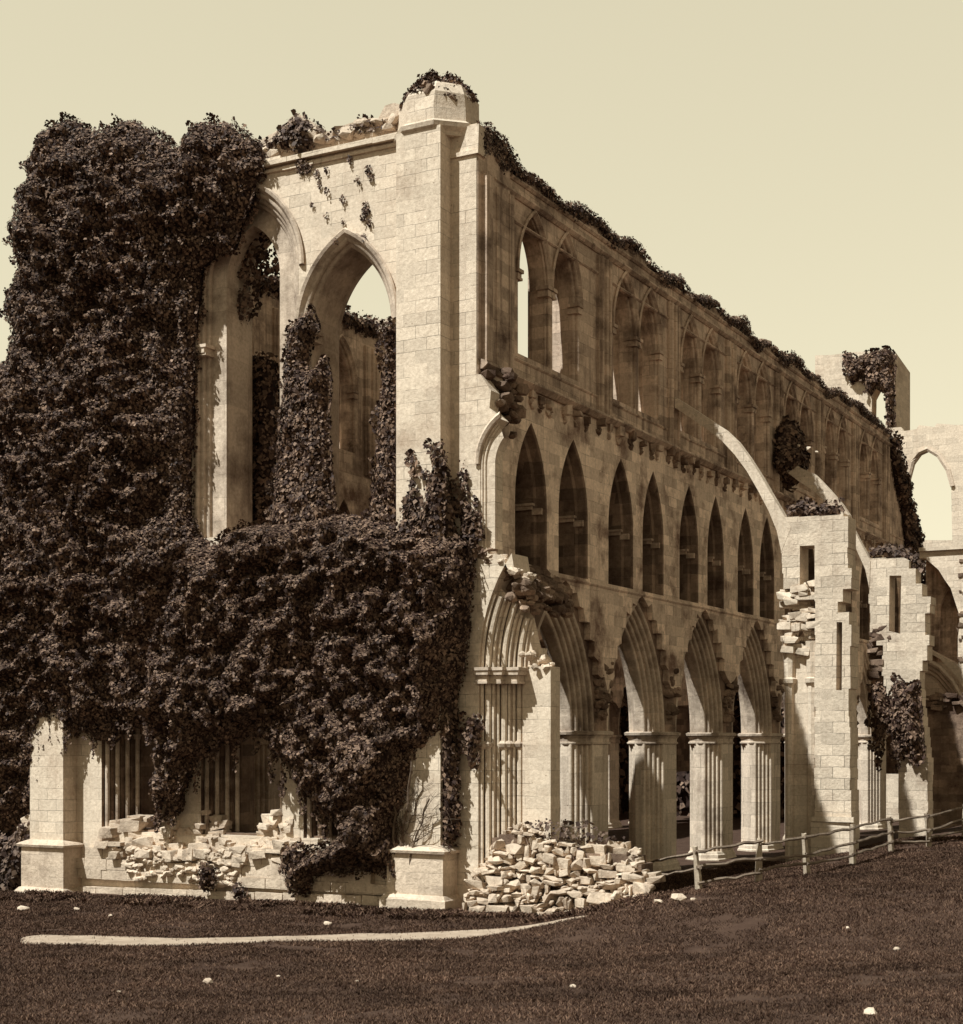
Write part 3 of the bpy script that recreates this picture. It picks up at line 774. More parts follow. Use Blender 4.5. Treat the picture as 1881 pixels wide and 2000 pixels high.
# ================================================================== IVY
def inpoly(P, x, y):
    P = np.asarray(P); c = np.zeros(len(x), bool); n = len(P)
    for i in range(n):
        x0, y0 = P[i]; x1, y1 = P[(i+1) % n]
        if y0 == y1: continue
        k = ((y0 > y) != (y1 > y)) & (x < (x1-x0)*(y-y0)/(y1-y0)+x0); c ^= k
    return c
def edist(P, x, y):
    P = np.asarray(P, float); d = np.full(len(x), 1e9); n = len(P)
    for i in range(n):
        a, b = P[i], P[(i+1) % n]; ab = b-a; L = max(ab@ab, 1e-9)
        t = np.clip(((x-a[0])*ab[0]+(y-a[1])*ab[1])/L, 0, 1)
        d = np.minimum(d, np.hypot(x-a[0]-t*ab[0], y-a[1]-t*ab[1]))
    return d
def ivy(name, poly, axis, c0, thick, label, dens=330, leaf=.15, back=.0, lumps=1., mat='ivy', seed=1, edge=.6, cat='ivy', hull=True, group=None, parent=None, ragged=.25, wrap=None):
    """one spread of ivy on a wall: dark inner mass + thousands of leaves. axis 'Y' faces -Y, 'X' faces +X"""
    r = np.random.default_rng(seed)
    P = np.asarray(poly, float); lo = P.min(0); hi = P.max(0)
    off = c0 if wrap is None else None
    def depth(u, z):
        e = np.clip(edist(P, u, z)/edge, 0, 1)**.6
        n = .50*vnoise(u*.45+9, z*.4, seed)+.42*vnoise(u*1.1, z*.95, seed+1)+.40*lumps*vnoise(u*2.6, z*2.2, seed+2)+.26*lumps*vnoise(u*5.5, z*4.5, seed+3)
        return thick*e*(.12+.8*n)
    def to3(u, z, d):
        base = c0 if wrap is None else wrap(u, z)
        return np.stack([u, base-d, z], 1) if axis == 'Y' else np.stack([base+d, u, z], 1)
    V = []; Fc = []; MI = []
    if hull:
        st = .14; gu = np.arange(lo[0]-st, hi[0]+2*st, st); gv = np.arange(lo[1]-st, hi[1]+2*st, st)
        U, W = np.meshgrid(gu, gv, indexing='ij'); ins = (inpoly(P, U.ravel(), W.ravel()) & (edist(P, U.ravel(), W.ravel()) > .05)).reshape(U.shape)
        D = depth(U.ravel(), W.ravel())*.86-.03
        fr = to3(U.ravel(), W.ravel(), D); 
        e = np.clip(edist(P, U.ravel(), W.ravel())/edge, 0, 1)**.6
        bk = to3(U.ravel(), W.ravel(), -back*e*(.4+.8*vnoise(U.ravel()*1.3, W.ravel()*1.3, seed+8))-.02)
        n0 = U.size; nz_ = U.shape[1]
        ii, jj = np.nonzero(ins[:-1,:-1] & ins[1:,:-1] & ins[:-1,1:] & ins[1:,1:])
        q = np.stack([ii*nz_+jj, (ii+1)*nz_+jj, (ii+1)*nz_+jj+1, ii*nz_+jj+1], 1)
        cell = np.zeros((U.shape[0]-1, nz_-1), bool); cell[ii, jj] = True
        faces = [q, q[:, ::-1]+n0]
        # side strips where a cell has no neighbour
        for di, dj, a, b in ((-1,0,3,0),(1,0,1,2),(0,-1,0,1),(0,1,2,3)):
            ni, nj = ii+di, jj+dj
            ok = (ni >= 0) & (nj >= 0) & (ni < cell.shape[0]) & (nj < cell.shape[1])
            has = np.zeros(len(ii), bool); has[ok] = cell[ni[ok], nj[ok]]
            s = q[~has]; faces.append(np.stack([s[:,b], s[:,a], s[:,a]+n0, s[:,b]+n0], 1))
        Fq = np.concatenate(faces); V.append(np.concatenate([fr, bk])); Fc.append(Fq); MI.append(np.zeros(len(Fq), int))
    area = abs(sum(P[i][0]*P[(i+1)%len(P)][1]-P[(i+1)%len(P)][0]*P[i][1] for i in range(len(P))))/2
    N = int(area*dens)
    if N:
        box = (hi-lo+2*ragged); u = lo[0]-ragged+r.random(N*4)*box[0]; z = lo[1]-ragged+r.random(N*4)*box[1]
        near = inpoly(P, u, z); ed = edist(P, u, z)
        keep = near | ((ed < ragged*(vnoise(u*3, z*3, seed+5)**2)) )
        u, z = u[keep], z[keep]; ed = np.where(near[keep], ed[keep], 0)
        sel = r.random(len(u)) < min(1., N/max(len(u),1)); u, z, ed = u[sel], z[sel], ed[sel]; N = len(u)
        d = depth(u, z); h = .06
        gu_ = (depth(u+h, z)-depth(u-h, z))/(2*h); gv_ = (depth(u, z+h)-depth(u, z-h))/(2*h)
        nrm = np.stack([-gu_*1.1, np.ones(N), -gv_*1.1+.35], 1)+r.normal(0, .42, (N,3))
        sgn = np.ones(N)
        if back > .05:
            bsel = r.random(N) < .35; sgn[bsel] = -1; d = np.where(bsel, -back*np.clip(ed/edge,0,1)**.6*.8-.02, d)
        d = d+sgn*np.abs(r.normal(.0, .06, N))
        nrm[:,1] *= sgn; nrm /= np.linalg.norm(nrm, axis=1)[:,None]
        tip = np.stack([r.normal(0,.55,N), r.normal(.25,.3,N)*sgn, -np.ones(N)], 1)
        tip -= (tip*nrm).sum(1)[:,None]*nrm; tip /= np.linalg.norm(tip, axis=1)[:,None]
        side_ = np.cross(nrm, tip)
        s = leaf*(.4+1.2*r.random(N)**1.6)[:,None]
        c = np.stack([u, d, z], 1)
        loc_ = np.stack([c-tip*s*.35, c+side_*s*.52-nrm*s*.12+tip*s*.0, c+tip*s*.75-nrm*s*.1, c-side_*s*.52-nrm*s*.12], 1)
        L = loc_.reshape(-1, 3); Lv = to3(L[:,0], L[:,2], L[:,1])
        k0 = sum(len(a) for a in V); idx = k0+np.arange(N)[:,None]*4
        Fl = np.concatenate([idx+np.array([[0,1,2,3]])], 0)
        V.append(Lv); Fc.append(Fl); MI.append(np.ones(N, int))
    V = np.concatenate(V); Fq = np.concatenate(Fc); MI = np.concatenate(MI)
    me = bpy.data.meshes.new(name); me.vertices.add(len(V)); me.vertices.foreach_set('co', V.astype(np.float32).ravel())
    me.loops.add(len(Fq)*4); me.loops.foreach_set('vertex_index', Fq.astype(np.int32).ravel())
    me.polygons.add(len(Fq)); me.polygons.foreach_set('loop_start', (np.arange(len(Fq))*4).astype(np.int32))
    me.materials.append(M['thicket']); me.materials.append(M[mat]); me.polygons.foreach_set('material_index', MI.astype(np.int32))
    me.update(calc_edges=True); me.validate()
    o = bpy.data.objects.new(name, me); COL.objects.link(o)
    if parent is not None: o.parent = parent
    else: tag(o, label, cat, group)
    return o
pY = lambda L, y0: [onY(*p, y0) for p in L]
# 1 the great left mass
Lpoly = [(88,236),(112,226),(138,226),(150,242),(172,246),(196,242),(222,228),(246,224),(268,240),(300,258),(322,276),(336,284),(350,262),(362,236),(378,229),(438,232),(452,246),(478,268),(500,300),(494,336),(482,352),(472,392),(452,432),(440,480),(404,488),(376,520),(362,660),(358,800),(354,1000),(372,1060),(330,1150),(300,1260),(284,1330),(288,1400),(250,1420),(215,1400),(196,1452),(160,1440),(140,1425),(120,1440),(104,1418),(84,1412),(70,1470),(60,1560),(20,1610),(-40,1640),(-160,1640),(-160,700),(-60,720),(-4,700),(8,640),(-8,612),(-4,572),(22,524),(14,482),(0,466),(20,430),(26,392),(24,376),(36,340),(30,312),(48,292),(66,250)]
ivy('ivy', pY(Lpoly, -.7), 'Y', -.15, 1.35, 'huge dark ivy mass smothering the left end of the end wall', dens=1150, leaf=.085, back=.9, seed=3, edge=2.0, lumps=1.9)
# 2 the lower mass hanging over the lower windows
Bpoly = [(372,1040),(400,1058),(428,1062),(446,1036),(486,1022),(540,1018),(600,1010),(660,1000),(720,1006),(780,1020),(830,1030),(880,1040),(905,1060),(912,1120),(905,1200),(896,1300),(872,1380),(868,1430),(842,1448),(812,1500),(798,1560),(780,1600),(786,1660),(792,1716),(772,1740),(756,1700),(700,1706),(640,1700),(602,1712),(584,1752),(562,1738),(562,1690),(590,1668),(640,1648),(662,1624),(616,1592),(594,1560),(566,1520),(540,1480),(524,1462),(508,1442),(478,1434),(440,1456),(420,1450),(388,1480),(366,1486),(350,1530),(340,1580),(318,1600),(300,1590),(290,1540),(296,1450),(280,1410),(278,1330),(300,1240),(336,1140)]
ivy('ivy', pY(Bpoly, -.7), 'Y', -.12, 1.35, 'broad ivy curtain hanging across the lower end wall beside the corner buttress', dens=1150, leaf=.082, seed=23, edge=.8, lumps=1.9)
st = MB(); random.seed(24)
for (px, py, px2, py2) in ((776,1742,806,1470),(770,1735,770,1540),(690,1700,720,1480),(648,1660,640,1500),(318,1590,330,1480),(560,1520,590,1400),(782,1740,840,1560)):
    a = onY(px, py, -.75); b = onY(px2, py2, -.95); L = []
    for k in range(9):
        t = k/8; L.append((a[0]+(b[0]-a[0])*t+random.uniform(-.08,.08), -.68-.35*t+random.uniform(-.05,.05), a[1]+(b[1]-a[1])*t))
    st = MB(); st.tube(L, [.05-.003*k for k in range(9)], 6); st.build('stem', 'bark', bpy.data.objects['ivy.001'])
for k, (px, py, ln, w) in enumerate([(306,1575,50,7),(338,1570,44,6),(356,1490,60,5),(378,1470,80,6),(420,1440,46,6),(452,1440,64,5),(498,1432,40,6),(530,1458,70,7),(556,1495,60,6),(590,1545,46,7),(842,1430,70,6),(826,1470,60,5),(866,1400,90,6),(800,1540,60,6),(628,1600,40,8),(288,1390,60,6)]):
    random.seed(900+k); P = [(px-w,py-24),(px+w,py-24)]; R_ = []
    for t in (.25,.5,.75,1.): R_.append((px+w*(1-t*.75)+random.uniform(-4,4), py+ln*t))
    P = P+R_+[(p[0]-2*w*(1-.2*(i+1)*.75)-1, p[1]-2) for i, p in list(enumerate(R_))[::-1]]
    ivy('trailing_shoot', pY(P, -.6), 'Y', -.25-.3*random.random(), .18, None, dens=900, leaf=.075, seed=900+k, edge=.12, ragged=.1, back=.05, hull=False, parent=bpy.data.objects['ivy.001'])
for k, (px, py, ln, w) in enumerate([(100,1412,50,6),(128,1432,40,6),(176,1440,46,6),(214,1402,60,6),(256,1404,40,7),(76,1450,70,7)]):
    random.seed(950+k); P = [(px-w,py-24),(px+w,py-24),(px+w*.7+random.uniform(-4,4),py+ln*.5),(px+random.uniform(-5,5),py+ln),(px-w*.8,py+ln*.5)]
    ivy('trailing_shoot', pY(P, -.6), 'Y', -.25-.3*random.random(), .18, None, dens=900, leaf=.075, seed=950+k, edge=.12, ragged=.1, back=.05, hull=False, parent=bpy.data.objects['ivy'])
# 3 between the two upper lancets
Cpoly = [(560,640),(580,618),(606,600),(618,640),(604,668),(596,700),(606,720),(632,690),(640,740),(636,800),(640,900),(650,1020),(640,1040),(520,1040),(530,960),(536,880),(546,780),(552,700)]
ivy('ivy', pY(Cpoly, -.3), 'Y', -.02, .62, 'ivy column climbing the mullion between the two open upper lancets', dens=800, leaf=.10, seed=33, edge=.35)
Dpoly = [(742,628),(760,622),(770,640),(766,700),(772,780),(778,880),(782,1030),(716,1030),(726,940),(730,860),(738,760),(748,690)]
ivy('ivy', pY(Dpoly, -.3), 'Y', -.02, .5, 'narrow ivy strip up the right jamb of the right-hand upper lancet', dens=800, leaf=.095, seed=34, edge=.3)
Epoly = [(776,1040),(790,990),(800,950),(806,884),(812,946),(826,985),(836,940),(822,915),(842,925),(846,880),(838,862),(852,872),(862,858),(868,900),(868,1060),(776,1060)]
ivy('ivy', pY(Epoly, -.75), 'Y', -.66, .3, 'pointed ivy sprays reaching up the face of the corner buttress', dens=560, leaf=.11, seed=35, edge=.25)
Fpoly = [(902,1120),(898,1000),(905,900),(912,960),(922,1000),(928,960),(936,1020),(944,1060),(930,1090),(922,1130),(912,1160)]
ivy('ivy', pY(Fpoly, -.15), 'Y', -.05, .25, 'small ivy spray on the narrow pilaster right of the corner buttress', dens=560, leaf=.11, seed=36, edge=.2)
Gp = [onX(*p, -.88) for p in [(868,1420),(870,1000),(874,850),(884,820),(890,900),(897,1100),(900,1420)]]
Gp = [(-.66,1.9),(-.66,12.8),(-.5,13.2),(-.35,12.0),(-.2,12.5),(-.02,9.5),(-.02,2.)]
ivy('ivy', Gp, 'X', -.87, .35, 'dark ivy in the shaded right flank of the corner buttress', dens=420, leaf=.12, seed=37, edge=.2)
Hp = [(900,1440),(912,1400),(930,1390),(944,1420),(934,1470),(930,1500),(918,1500),(912,1450)]
ivy('ivy', pY(Hp, -.2), 'Y', -.06, .3, 'ivy tuft hanging low beside the clustered shafts', dens=520, leaf=.11, seed=38, edge=.15)
# ivy drop inside the middle lancet
Ip = pY([(446,470),(470,430),(520,400),(540,440),(548,520),(540,560),(510,540),(500,600),(470,640),(450,620)], 1.2)
ivy('ivy', Ip, 'Y', 1.3, .4, 'ivy hanging inside the head of the middle upper lancet', dens=230, leaf=.15, back=.3, seed=39, edge=.3, hull=False)
Jp = pY([(466,1040),(462,760),(476,700),(520,690),(540,700),(545,1040)], 2.6)
ivy('ivy', Jp, 'Y', 2.6, .5, 'shaded ivy behind the sill of the middle upper lancet', dens=300, leaf=.15, seed=40, edge=.3, back=.2)
# wall tops
random.seed(50)
ys = np.arange(.2, 48.4, .2)
tp = [(yy, topz(yy)+.04+.75*float(vnoise(yy*.55, 1., 5))**2*float(vnoise(yy*2.3, 4., 15))+.10*float(vnoise(yy*5, 2., 25))+max(0, .42-.13*yy)) for yy in ys]
bt = [(yy, topz(yy)-.08-.40*float(vnoise(yy*1.3, 7., 6))-max(0,.35-.1*yy)) for yy in ys[::-1]]
ivy('wall_plant', tp+bt, 'X', -.13, .22, 'thin ragged dark growth along the broken top of the long clerestory wall', dens=800, leaf=.08, seed=600, edge=.2, back=.6, ragged=.06, cat='plant')
mb = MB(); random.seed(52)
for i in range(700):
    yy = random.uniform(.3, 48); r = random.uniform(.06,.2)
    mb.rock((random.uniform(-.75,-.1), yy, topz(yy)+random.uniform(-.12,.14)), (r, r*1.3, r*.8), 14)
mb.build('broken_wall_top', 'core_and_shade', A)
ep = [(48.2,22.2),(49.2,21.6),(50.5,20.2),(52,18.6),(53.4,17.3),(54.2,16),(54.5,13),(54.6,10.8),(53.9,10.6),(53.8,13),(53.0,15),(51.6,16),(50.8,18),(49.2,19.4),(48.2,20.9)]
ivy('ivy', ep, 'X', -.1, .7, 'ivy on the torn far end of the clerestory wall', dens=300, leaf=.17, seed=61, edge=.3, back=1.)
fp = [(y, 22.3+.5*float(vnoise(y*.9,3.,5))) for y in np.arange(2, 46, .5)]+[(y, 21.8) for y in np.arange(46, 2, -.5)]
ivy('ivy', [(u, z) for u, z in fp], 'X', FDX-.2, .4, 'ivy fringe on the opposite nave wall seen through the right-hand lancet', dens=260, leaf=.16, seed=62, edge=.3, back=.7)
gp = pY([(482,318),(500,292),(530,272),(560,244),(584,222),(606,232),(640,258),(622,268),(604,300),(598,318),(574,300),(540,296),(505,316)], .1)
ivy('wall_plant', gp, 'Y', .12, .4, 'mound of dry weeds on the parapet left of the turret', dens=420, leaf=.12, seed=63, edge=.3, back=.8, mat='weed', cat='plant')
gp = pY([(650,268),(672,252),(700,240),(742,232),(752,246),(700,262)], .1)
ivy('wall_plant', gp, 'Y', .12, .3, 'pale dry weeds along the parapet just left of the turret foot', dens=420, leaf=.11, seed=64, edge=.2, back=.8, mat='weed', cat='plant')
r_ = np.random.default_rng(65); N = 3800
aa = r_.random(N)*6.283; qq = np.sqrt(r_.random(N))*1.12; zz = 24.40-.55*qq*qq+.12*np.sin(3*aa)+np.abs(r_.normal(0,.09,N))-.35*np.clip(qq-.9,0,1)
zz += .16*vnoise(aa*2, qq*3, 5)
kp_ = (vnoise(np.cos(aa)*qq*3+9, np.sin(aa)*qq*3+9, 66) > .25); aa, qq, zz = aa[kp_], qq[kp_], zz[kp_]; N = len(aa)
c_ = np.stack([cx+qq*np.cos(aa)*1.04, cy+qq*np.sin(aa), zz], 1); d1 = r_.normal(0,1,(N,3)); d1 /= np.linalg.norm(d1,axis=1)[:,None]
d2 = np.cross(d1, r_.normal(0,1,(N,3))); d2 /= np.linalg.norm(d2,axis=1)[:,None]; s_ = (.03+.05*r_.random(N))[:,None]
V_ = np.stack([c_-d1*s_, c_+d2*s_*.6, c_+d1*s_, c_-d2*s_*.6], 1).reshape(-1,3)
tag(mesh_obj('wall_plant', V_.tolist(), np.arange(N*4).reshape(-1,4).tolist(), 'ivy'), 'low dark weeds crowning the broken top of the corner turret', 'plant')
for k, (px, py, q) in enumerate([(590,318,.34),(602,322,.22),(622,340,.16),(640,330,.12),(685,310,.13),(720,330,.18),(727,345,.13),(640,372,.12),(672,388,.13),(612,400,.1),(640,420,.1),(718,404,.24),(712,418,.2),(724,430,.14),(672,430,.11),(714,462,.12),(716,472,.12),(660,470,.12),(700,350,.12),(626,360,.1)]):
    x, z = onY(px, py, 0); P = [(x+q*.6*math.cos(a)*random.uniform(.6,1.2), z-q*.3+q*math.sin(a)*random.uniform(.6,1.2)) for a in [i*math.pi/4 for i in range(8)]]
    ivy('wall_weed', P, 'Y', -.004, .09, 'little dark tuft rooted in the bare stone above the right-hand lancet', dens=1500, leaf=.06, seed=700+k, edge=.08, cat='plant', group='small tufts on the face of the end wall', ragged=.05, hull=False)
# far aisle pier and turret beyond
kp = pY([(1752,1320),(1772,1338),(1796,1330),(1802,1420),(1806,1478),(1790,1490),(1770,1470),(1756,1500),(1744,1440),(1730,1420),(1720,1500),(1708,1460),(1700,1340),(1722,1330),(1738,1380)], FY2)
ivy('ivy', kp, 'Y', FY2-.02, .6, 'ragged ivy hanging on the farther outer pier by the fence', dens=420, leaf=.15, seed=66, edge=.3)
kp = pY([(1648,692),(1660,690),(1676,700),(1690,694),(1700,690),(1735,680),(1748,692),(1748,840),(1734,836),(1730,770),(1716,756),(1702,770),(1694,762),(1684,735),(1672,750),(1656,742)], TT)
ivy('ivy', kp, 'Y', TT-.02, .6, 'ivy on the tall stair turret far behind', dens=260, leaf=.2, seed=67, edge=.3)
kp = [(y, z) for y, z in ((27.2,17.2),(27.4,18.7),(28.2,19.4),(29.3,19.2),(30.0,18.0),(29.6,16.8),(28.4,16.2))]
ivy('ivy', kp, 'X', -.05, .9, 'round ivy tuft where the farther flying buttress meets the wall', dens=380, leaf=.16, seed=68, edge=.35)
kp = [(FY1-.3,12.7),(FY1+.3,13.2),(FY1+.9,13.3),(FY1+1.6,12.9),(FY1+1.6,12.5),(FY1-.3,12.5)]
kp = pY([(1536,1012),(1540,990),(1570,978),(1600,984),(1640,980),(1648,1008),(1600,1014)], FY1+.6)
ivy('wall_plant', kp, 'Y', FY1+.6, .4, 'weeds on top of the nearer outer pier', dens=420, leaf=.13, seed=69, edge=.2, back=.4, mat='weed', cat='plant')
kp = pY([(1694,1092),(1700,1070),(1740,1062),(1790,1085),(1800,1110),(1770,1098),(1730,1090)], FY2+.6)
ivy('wall_plant', kp, 'Y', FY2+.6, .5, 'weeds on top of the farther outer pier', dens=300, leaf=.16, seed=70, edge=.2, back=.4, mat='weed', cat='plant')
kp = pY([(-20,1770),(-20,1600),(20,1640),(50,1600),(64,1650),(50,1700),(40,1740),(66,1772)], -.5)
ivy('wall_plant', kp, 'Y', -.4, .5, 'tangle of dry stalks at the far left foot of the end wall', dens=500, leaf=.15, seed=83, edge=.3, back=.3, mat='weed', cat='plant')
ivy('ivy', [(-44,-1.5),(-4.5,-1.5),(-4.5,11.5),(-12,12.5),(-20,11),(-30,12.5),(-44,12)], 'Y', 56.2, .8, 'deep ivy behind the nave, glimpsed between the arcade piers', dens=22, leaf=.4, seed=84, edge=.5, back=.2)
# low shrubs on the plinth
def shrub(px, py, w, h, label, seed, mat='ivy'):
    x, z = onY(px, py, -.45); random.seed(seed)
    P = [(x+w*math.cos(a)*(1+.25*random.uniform(-1,1)), z+h*.5+h*.5*math.sin(a)*(1+.2*random.uniform(-1,1))) for a in [i*math.pi/6 for i in range(12)]]
    return ivy('shrub', P, 'Y', -.42, .5, label, dens=700, leaf=.10, seed=seed, edge=.2, back=.1, mat=mat, cat='shrub', ragged=.12)
shrub(408,1742,.28,.9,'small upright shrub growing from the lower plinth, the left of two', 80)
shrub(468,1756,.22,.5,'tiny tuft on the plinth between the upright shrub and the big bush', 81)
shrub(578,1752,.45,1.7,'dense bush at the plinth under the ivy curtain', 82)
# bare stems against the corner buttress
st = MB(); random.seed(91)
def twig(p, d, n, r):
    L = [p.copy()]
    for k in range(n):
        d = (d+Vector((random.uniform(-.5,.5), random.uniform(-.15,.15), random.uniform(-.3,.3)))).normalized(); p = p+d*random.uniform(.10,.2); p.y = min(p.y, -.67); L.append(p.copy())
        if n > 3 and random.random() < .55: twig(p, (d+Vector((random.choice((-1,1))*random.uniform(.5,1.1),0,random.uniform(-.1,.5)))).normalized(), n-3, r*.6)
    st.tube(L, [r*(1-.75*k/n) for k in range(n+1)], 4)
for i in range(7): twig(Vector((-2.35+random.uniform(-.1,.5), -.78, 1.7)), Vector((random.uniform(-.1,.7),0,1)), 9, .02)
tag(st.build('bramble', 'bark'), 'bare leafless stems spreading over the foot of the corner buttress', 'shrub')
# ================================================================== RUBBLE WALL at the foot of the corner
rw = MB(); random.seed(101)
def bez(a, b, t): return a+(b-a)*t
def rub_top(px): return np.interp(px, [905,960,985,1000,1045,1050,1070,1100,1150,1230,1255,1265], [1740,1655,1612,1605,1605,1628,1634,1640,1640,1642,1668,1700])
def rub_bot(px): return np.interp(px, [905,960,1040,1100,1160,1265], [1780,1772,1756,1738,1730,1712])
def yfront(px): return float(np.interp(px, [905,1000,1050,1265], [-.9,-.2,-.3,.1]))
for lay in range(2):
  zc = -.3
  while zc < 2.6:
    hc = random.choice((.1,.14,.18,.24,.32))
    px = 906+random.uniform(0,8)
    while px < 1262:
        w = random.choice((.12,.2,.3,.42,.6,.75))*(1 if hc > .2 else .7); dpx = w*57
        pm = px+dpx/2; t = 0.
        xt, zt = onY(pm, float(rub_top(pm)), yfront(pm)+.5); xb, zb = onY(pm, float(rub_bot(pm)), yfront(pm))
        z = zc+hc/2+random.uniform(-.05,.05)+.25*math.sin(pm*.021)
        if z < zt-.12 and z > float(gz(xb, yfront(pm)-.1))-.12:
            yy = yfront(pm)+.5*(z-zb)/max(.3,zt-zb)+lay*.28+random.uniform(-.07,.07)
            x = onY(pm, 1500, yy)[0]; q = random.uniform(.78,1.05)
            (rw.block((x, yy, z), (w*.54*q, random.uniform(.16,.28), hc*.60*q), .36) if random.random() < .6 else rw.rock((x, yy, z), (w*.52*q, random.uniform(.16,.28), hc*.58*q), random.choice((12,14,18)), 3.))
            if random.random() < .35: r = random.uniform(.04,.09); rw.rock((x+w*.5, yy-.05, z+random.uniform(-.1,.1)), (r*1.4, r, r))
        px += dpx*random.uniform(.92,1.1)
    zc += hc*.96
for i in range(40):      # spilled stones along the foot
    px = random.uniform(910,1230); py = float(rub_bot(px))+random.uniform(-6,10); g_ = onG(px, py); r = random.uniform(.06,.2)
    rw.rock((g_[0], g_[1], g_[2]+r*.3), (r*1.3, r, r*.8))
wc = MB()
for i in range(24):      # core, so nothing shows through
    px = 915+i*14.5; x, z = onY(px, float(rub_top(px))+14, .6); zb = float(gz(x, .6))-.4
    wc.box(x-.25, x+.25, .15+random.uniform(0,.1), 1.0, zb, z-.15)
ro = rw.build('rubble_wall', 'rubble'); wc.build('wall_core', 'core_and_shade', ro)
tag(ro, 'low broken rubble wall of loose pale stones below the clustered shafts', 'wall')
kp = pY([(1030,1640),(1040,1610),(1080,1600),(1110,1612),(1150,1606),(1180,1625),(1225,1635),(1180,1648),(1110,1648)], .5)
ivy('weeds', kp, 'Y', .45, .25, 'dry weeds sprouting on top of the rubble wall', dens=200, leaf=.12, seed=102, edge=.2, hull=False, mat='weed', cat='plant')
# ================================================================== GROUND
ax = np.concatenate([np.array([-1800,-700,-300,-150,-90,-60,-45]), np.arange(-36, 40, .5), np.array([42,48,60,90,150,300,700,1800])])
ay = np.concatenate([np.array([-1800,-700,-300,-150,-90,-60,-50]), np.arange(-44, 66, .5), np.array([70,80,95,120,160,300,700,1800])])
GX, GY = np.meshgrid(ax, ay, indexing='ij'); GZ = gz(GX.ravel(), GY.ravel())
ny_ = len(ay); q = [(i*ny_+j, (i+1)*ny_+j, (i+1)*ny_+j+1, i*ny_+j+1) for i in range(len(ax)-1) for j in range(ny_-1)]
gr = mesh_obj('ground', np.stack([GX.ravel(), GY.ravel(), GZ], 1), q, 'turf', smooth=True); tag(gr, kind='structure')
# path
GZ2 = GZ.reshape(len(ax), len(ay))
def gzm(x, y):
    i = int(np.clip(np.searchsorted(ax, x)-1, 0, len(ax)-2)); j = int(np.clip(np.searchsorted(ay, y)-1, 0, len(ay)-2))
    u = (x-ax[i])/(ax[i+1]-ax[i]); v = (y-ay[j])/(ay[j+1]-ay[j])
    return float((GZ2[i,j]*(1-u)+GZ2[i+1,j]*u)*(1-v)+(GZ2[i,j+1]*(1-u)+GZ2[i+1,j+1]*u)*v)
cl = np.array([onG(*p)[:2] for p in [(40,1831),(150,1832),(300,1835),(420,1838),(540,1838),(640,1836),(780,1830),(900,1822),(1000,1812),(1080,1802),(1140,1794)]])
co_ = np.polyfit(cl[:,0], cl[:,1], 3); X_ = np.linspace(cl[0,0], cl[-1,0], 120); Y_ = np.polyval(co_, X_)
T_ = np.linspace(0, 1, 120); W_ = 1.3*np.clip(np.minimum((T_+.02)/.10, (1.0-T_)/.30), 0, 1)**.7
W1 = W_*(.88+.3*(vnoise(X_*.5, X_*0, 77)-.5)); W2 = W_*(.88+.3*(vnoise(X_*.6, X_*0+5, 78)-.5))
A_ = np.stack([X_, Y_+W1], 1); B_ = np.stack([X_, Y_-W2], 1)
pv = []; pf = []; K = 9
for a, b in zip(A_, B_):
    for k in range(K):
        p = a+(b-a)*k/(K-1); pv.append((p[0], p[1], gzm(p[0], p[1])+(.014 if 0 < k < K-1 else .004)))
for i in range(len(A_)-1):
    for k in range(K-1): pf.append((i*K+k, (i+1)*K+k, (i+1)*K+k+1, i*K+k+1))
pth = mesh_obj('path', pv, pf, 'dirt', smooth=True); tag(pth, kind='structure')
# turf: short tufts over the whole foreground
poly_path = [tuple(p) for p in A_]+[tuple(p) for p in B_[::-1]]
def grass(n, near):
    r = np.random.default_rng(5)
    d = CAM.y; 
    # points in the camera's ground wedge, denser near
    dist = 13+ (r.random(n)**.85)*50; h = (r.random(n)-.5)*.68
    x = CAM.x+dist*(AX[0]+h*RX[0]); y = CAM.y+dist*(AX[1]+h*RX[1])
    k = (vnoise(x*.8, y*.8, 41) + .6*vnoise(x*2.5, y*2.5, 42)) > (.25+.4*r.random(n))
    k &= ~((x < .6) & (y > -.7)); k &= (y < 40)
    pin = inpoly(poly_path, x, y); ped = np.where(pin, edist(poly_path, x, y), 9.); k &= ~pin | (r.random(n) < .012+.75*np.exp(-ped/.10))
    return x[k], y[k], dist[k], r
x, y, dist, r = grass(900000, 1)
z = gz(x, y); N = len(x); s = (.014+.024*r.random(N))*(.55+dist/42)
a = r.random(N)*6.283; lean = r.normal(0,.9,(N,2))
s = s*(1+1.3*((y > -3.2) & (y < .2) & (x < 6) & (vnoise(x*1.1, y*1.1, 90) > .45)))
w = s*.26
b0 = np.stack([x-np.cos(a)*w, y-np.sin(a)*w, z-.01], 1); b1 = np.stack([x+np.cos(a)*w, y+np.sin(a)*w, z-.01], 1)
t1 = np.stack([x+lean[:,0]*s+np.cos(a)*w*.4, y+lean[:,1]*s+np.sin(a)*w*.4, z+s], 1); t0 = np.stack([x+lean[:,0]*s-np.cos(a)*w*.4, y+lean[:,1]*s-np.sin(a)*w*.4, z+s], 1)
V = np.stack([b0,b1,t1,t0],1).reshape(-1,3)
me = bpy.data.meshes.new('grass'); me.vertices.add(len(V)); me.vertices.foreach_set('co', V.astype(np.float32).ravel())
me.loops.add(N*4); me.loops.foreach_set('vertex_index', np.arange(N*4, dtype=np.int32)); me.polygons.add(N); me.polygons.foreach_set('loop_start', (np.arange(N)*4).astype(np.int32))
me.materials.append(M['grassblade']); me.update(calc_edges=True)
go = bpy.data.objects.new('grass', me); COL.objects.link(go); tag(go, label='short rough turf of the meadow in front of the ruin', cat='grass', kind='stuff')
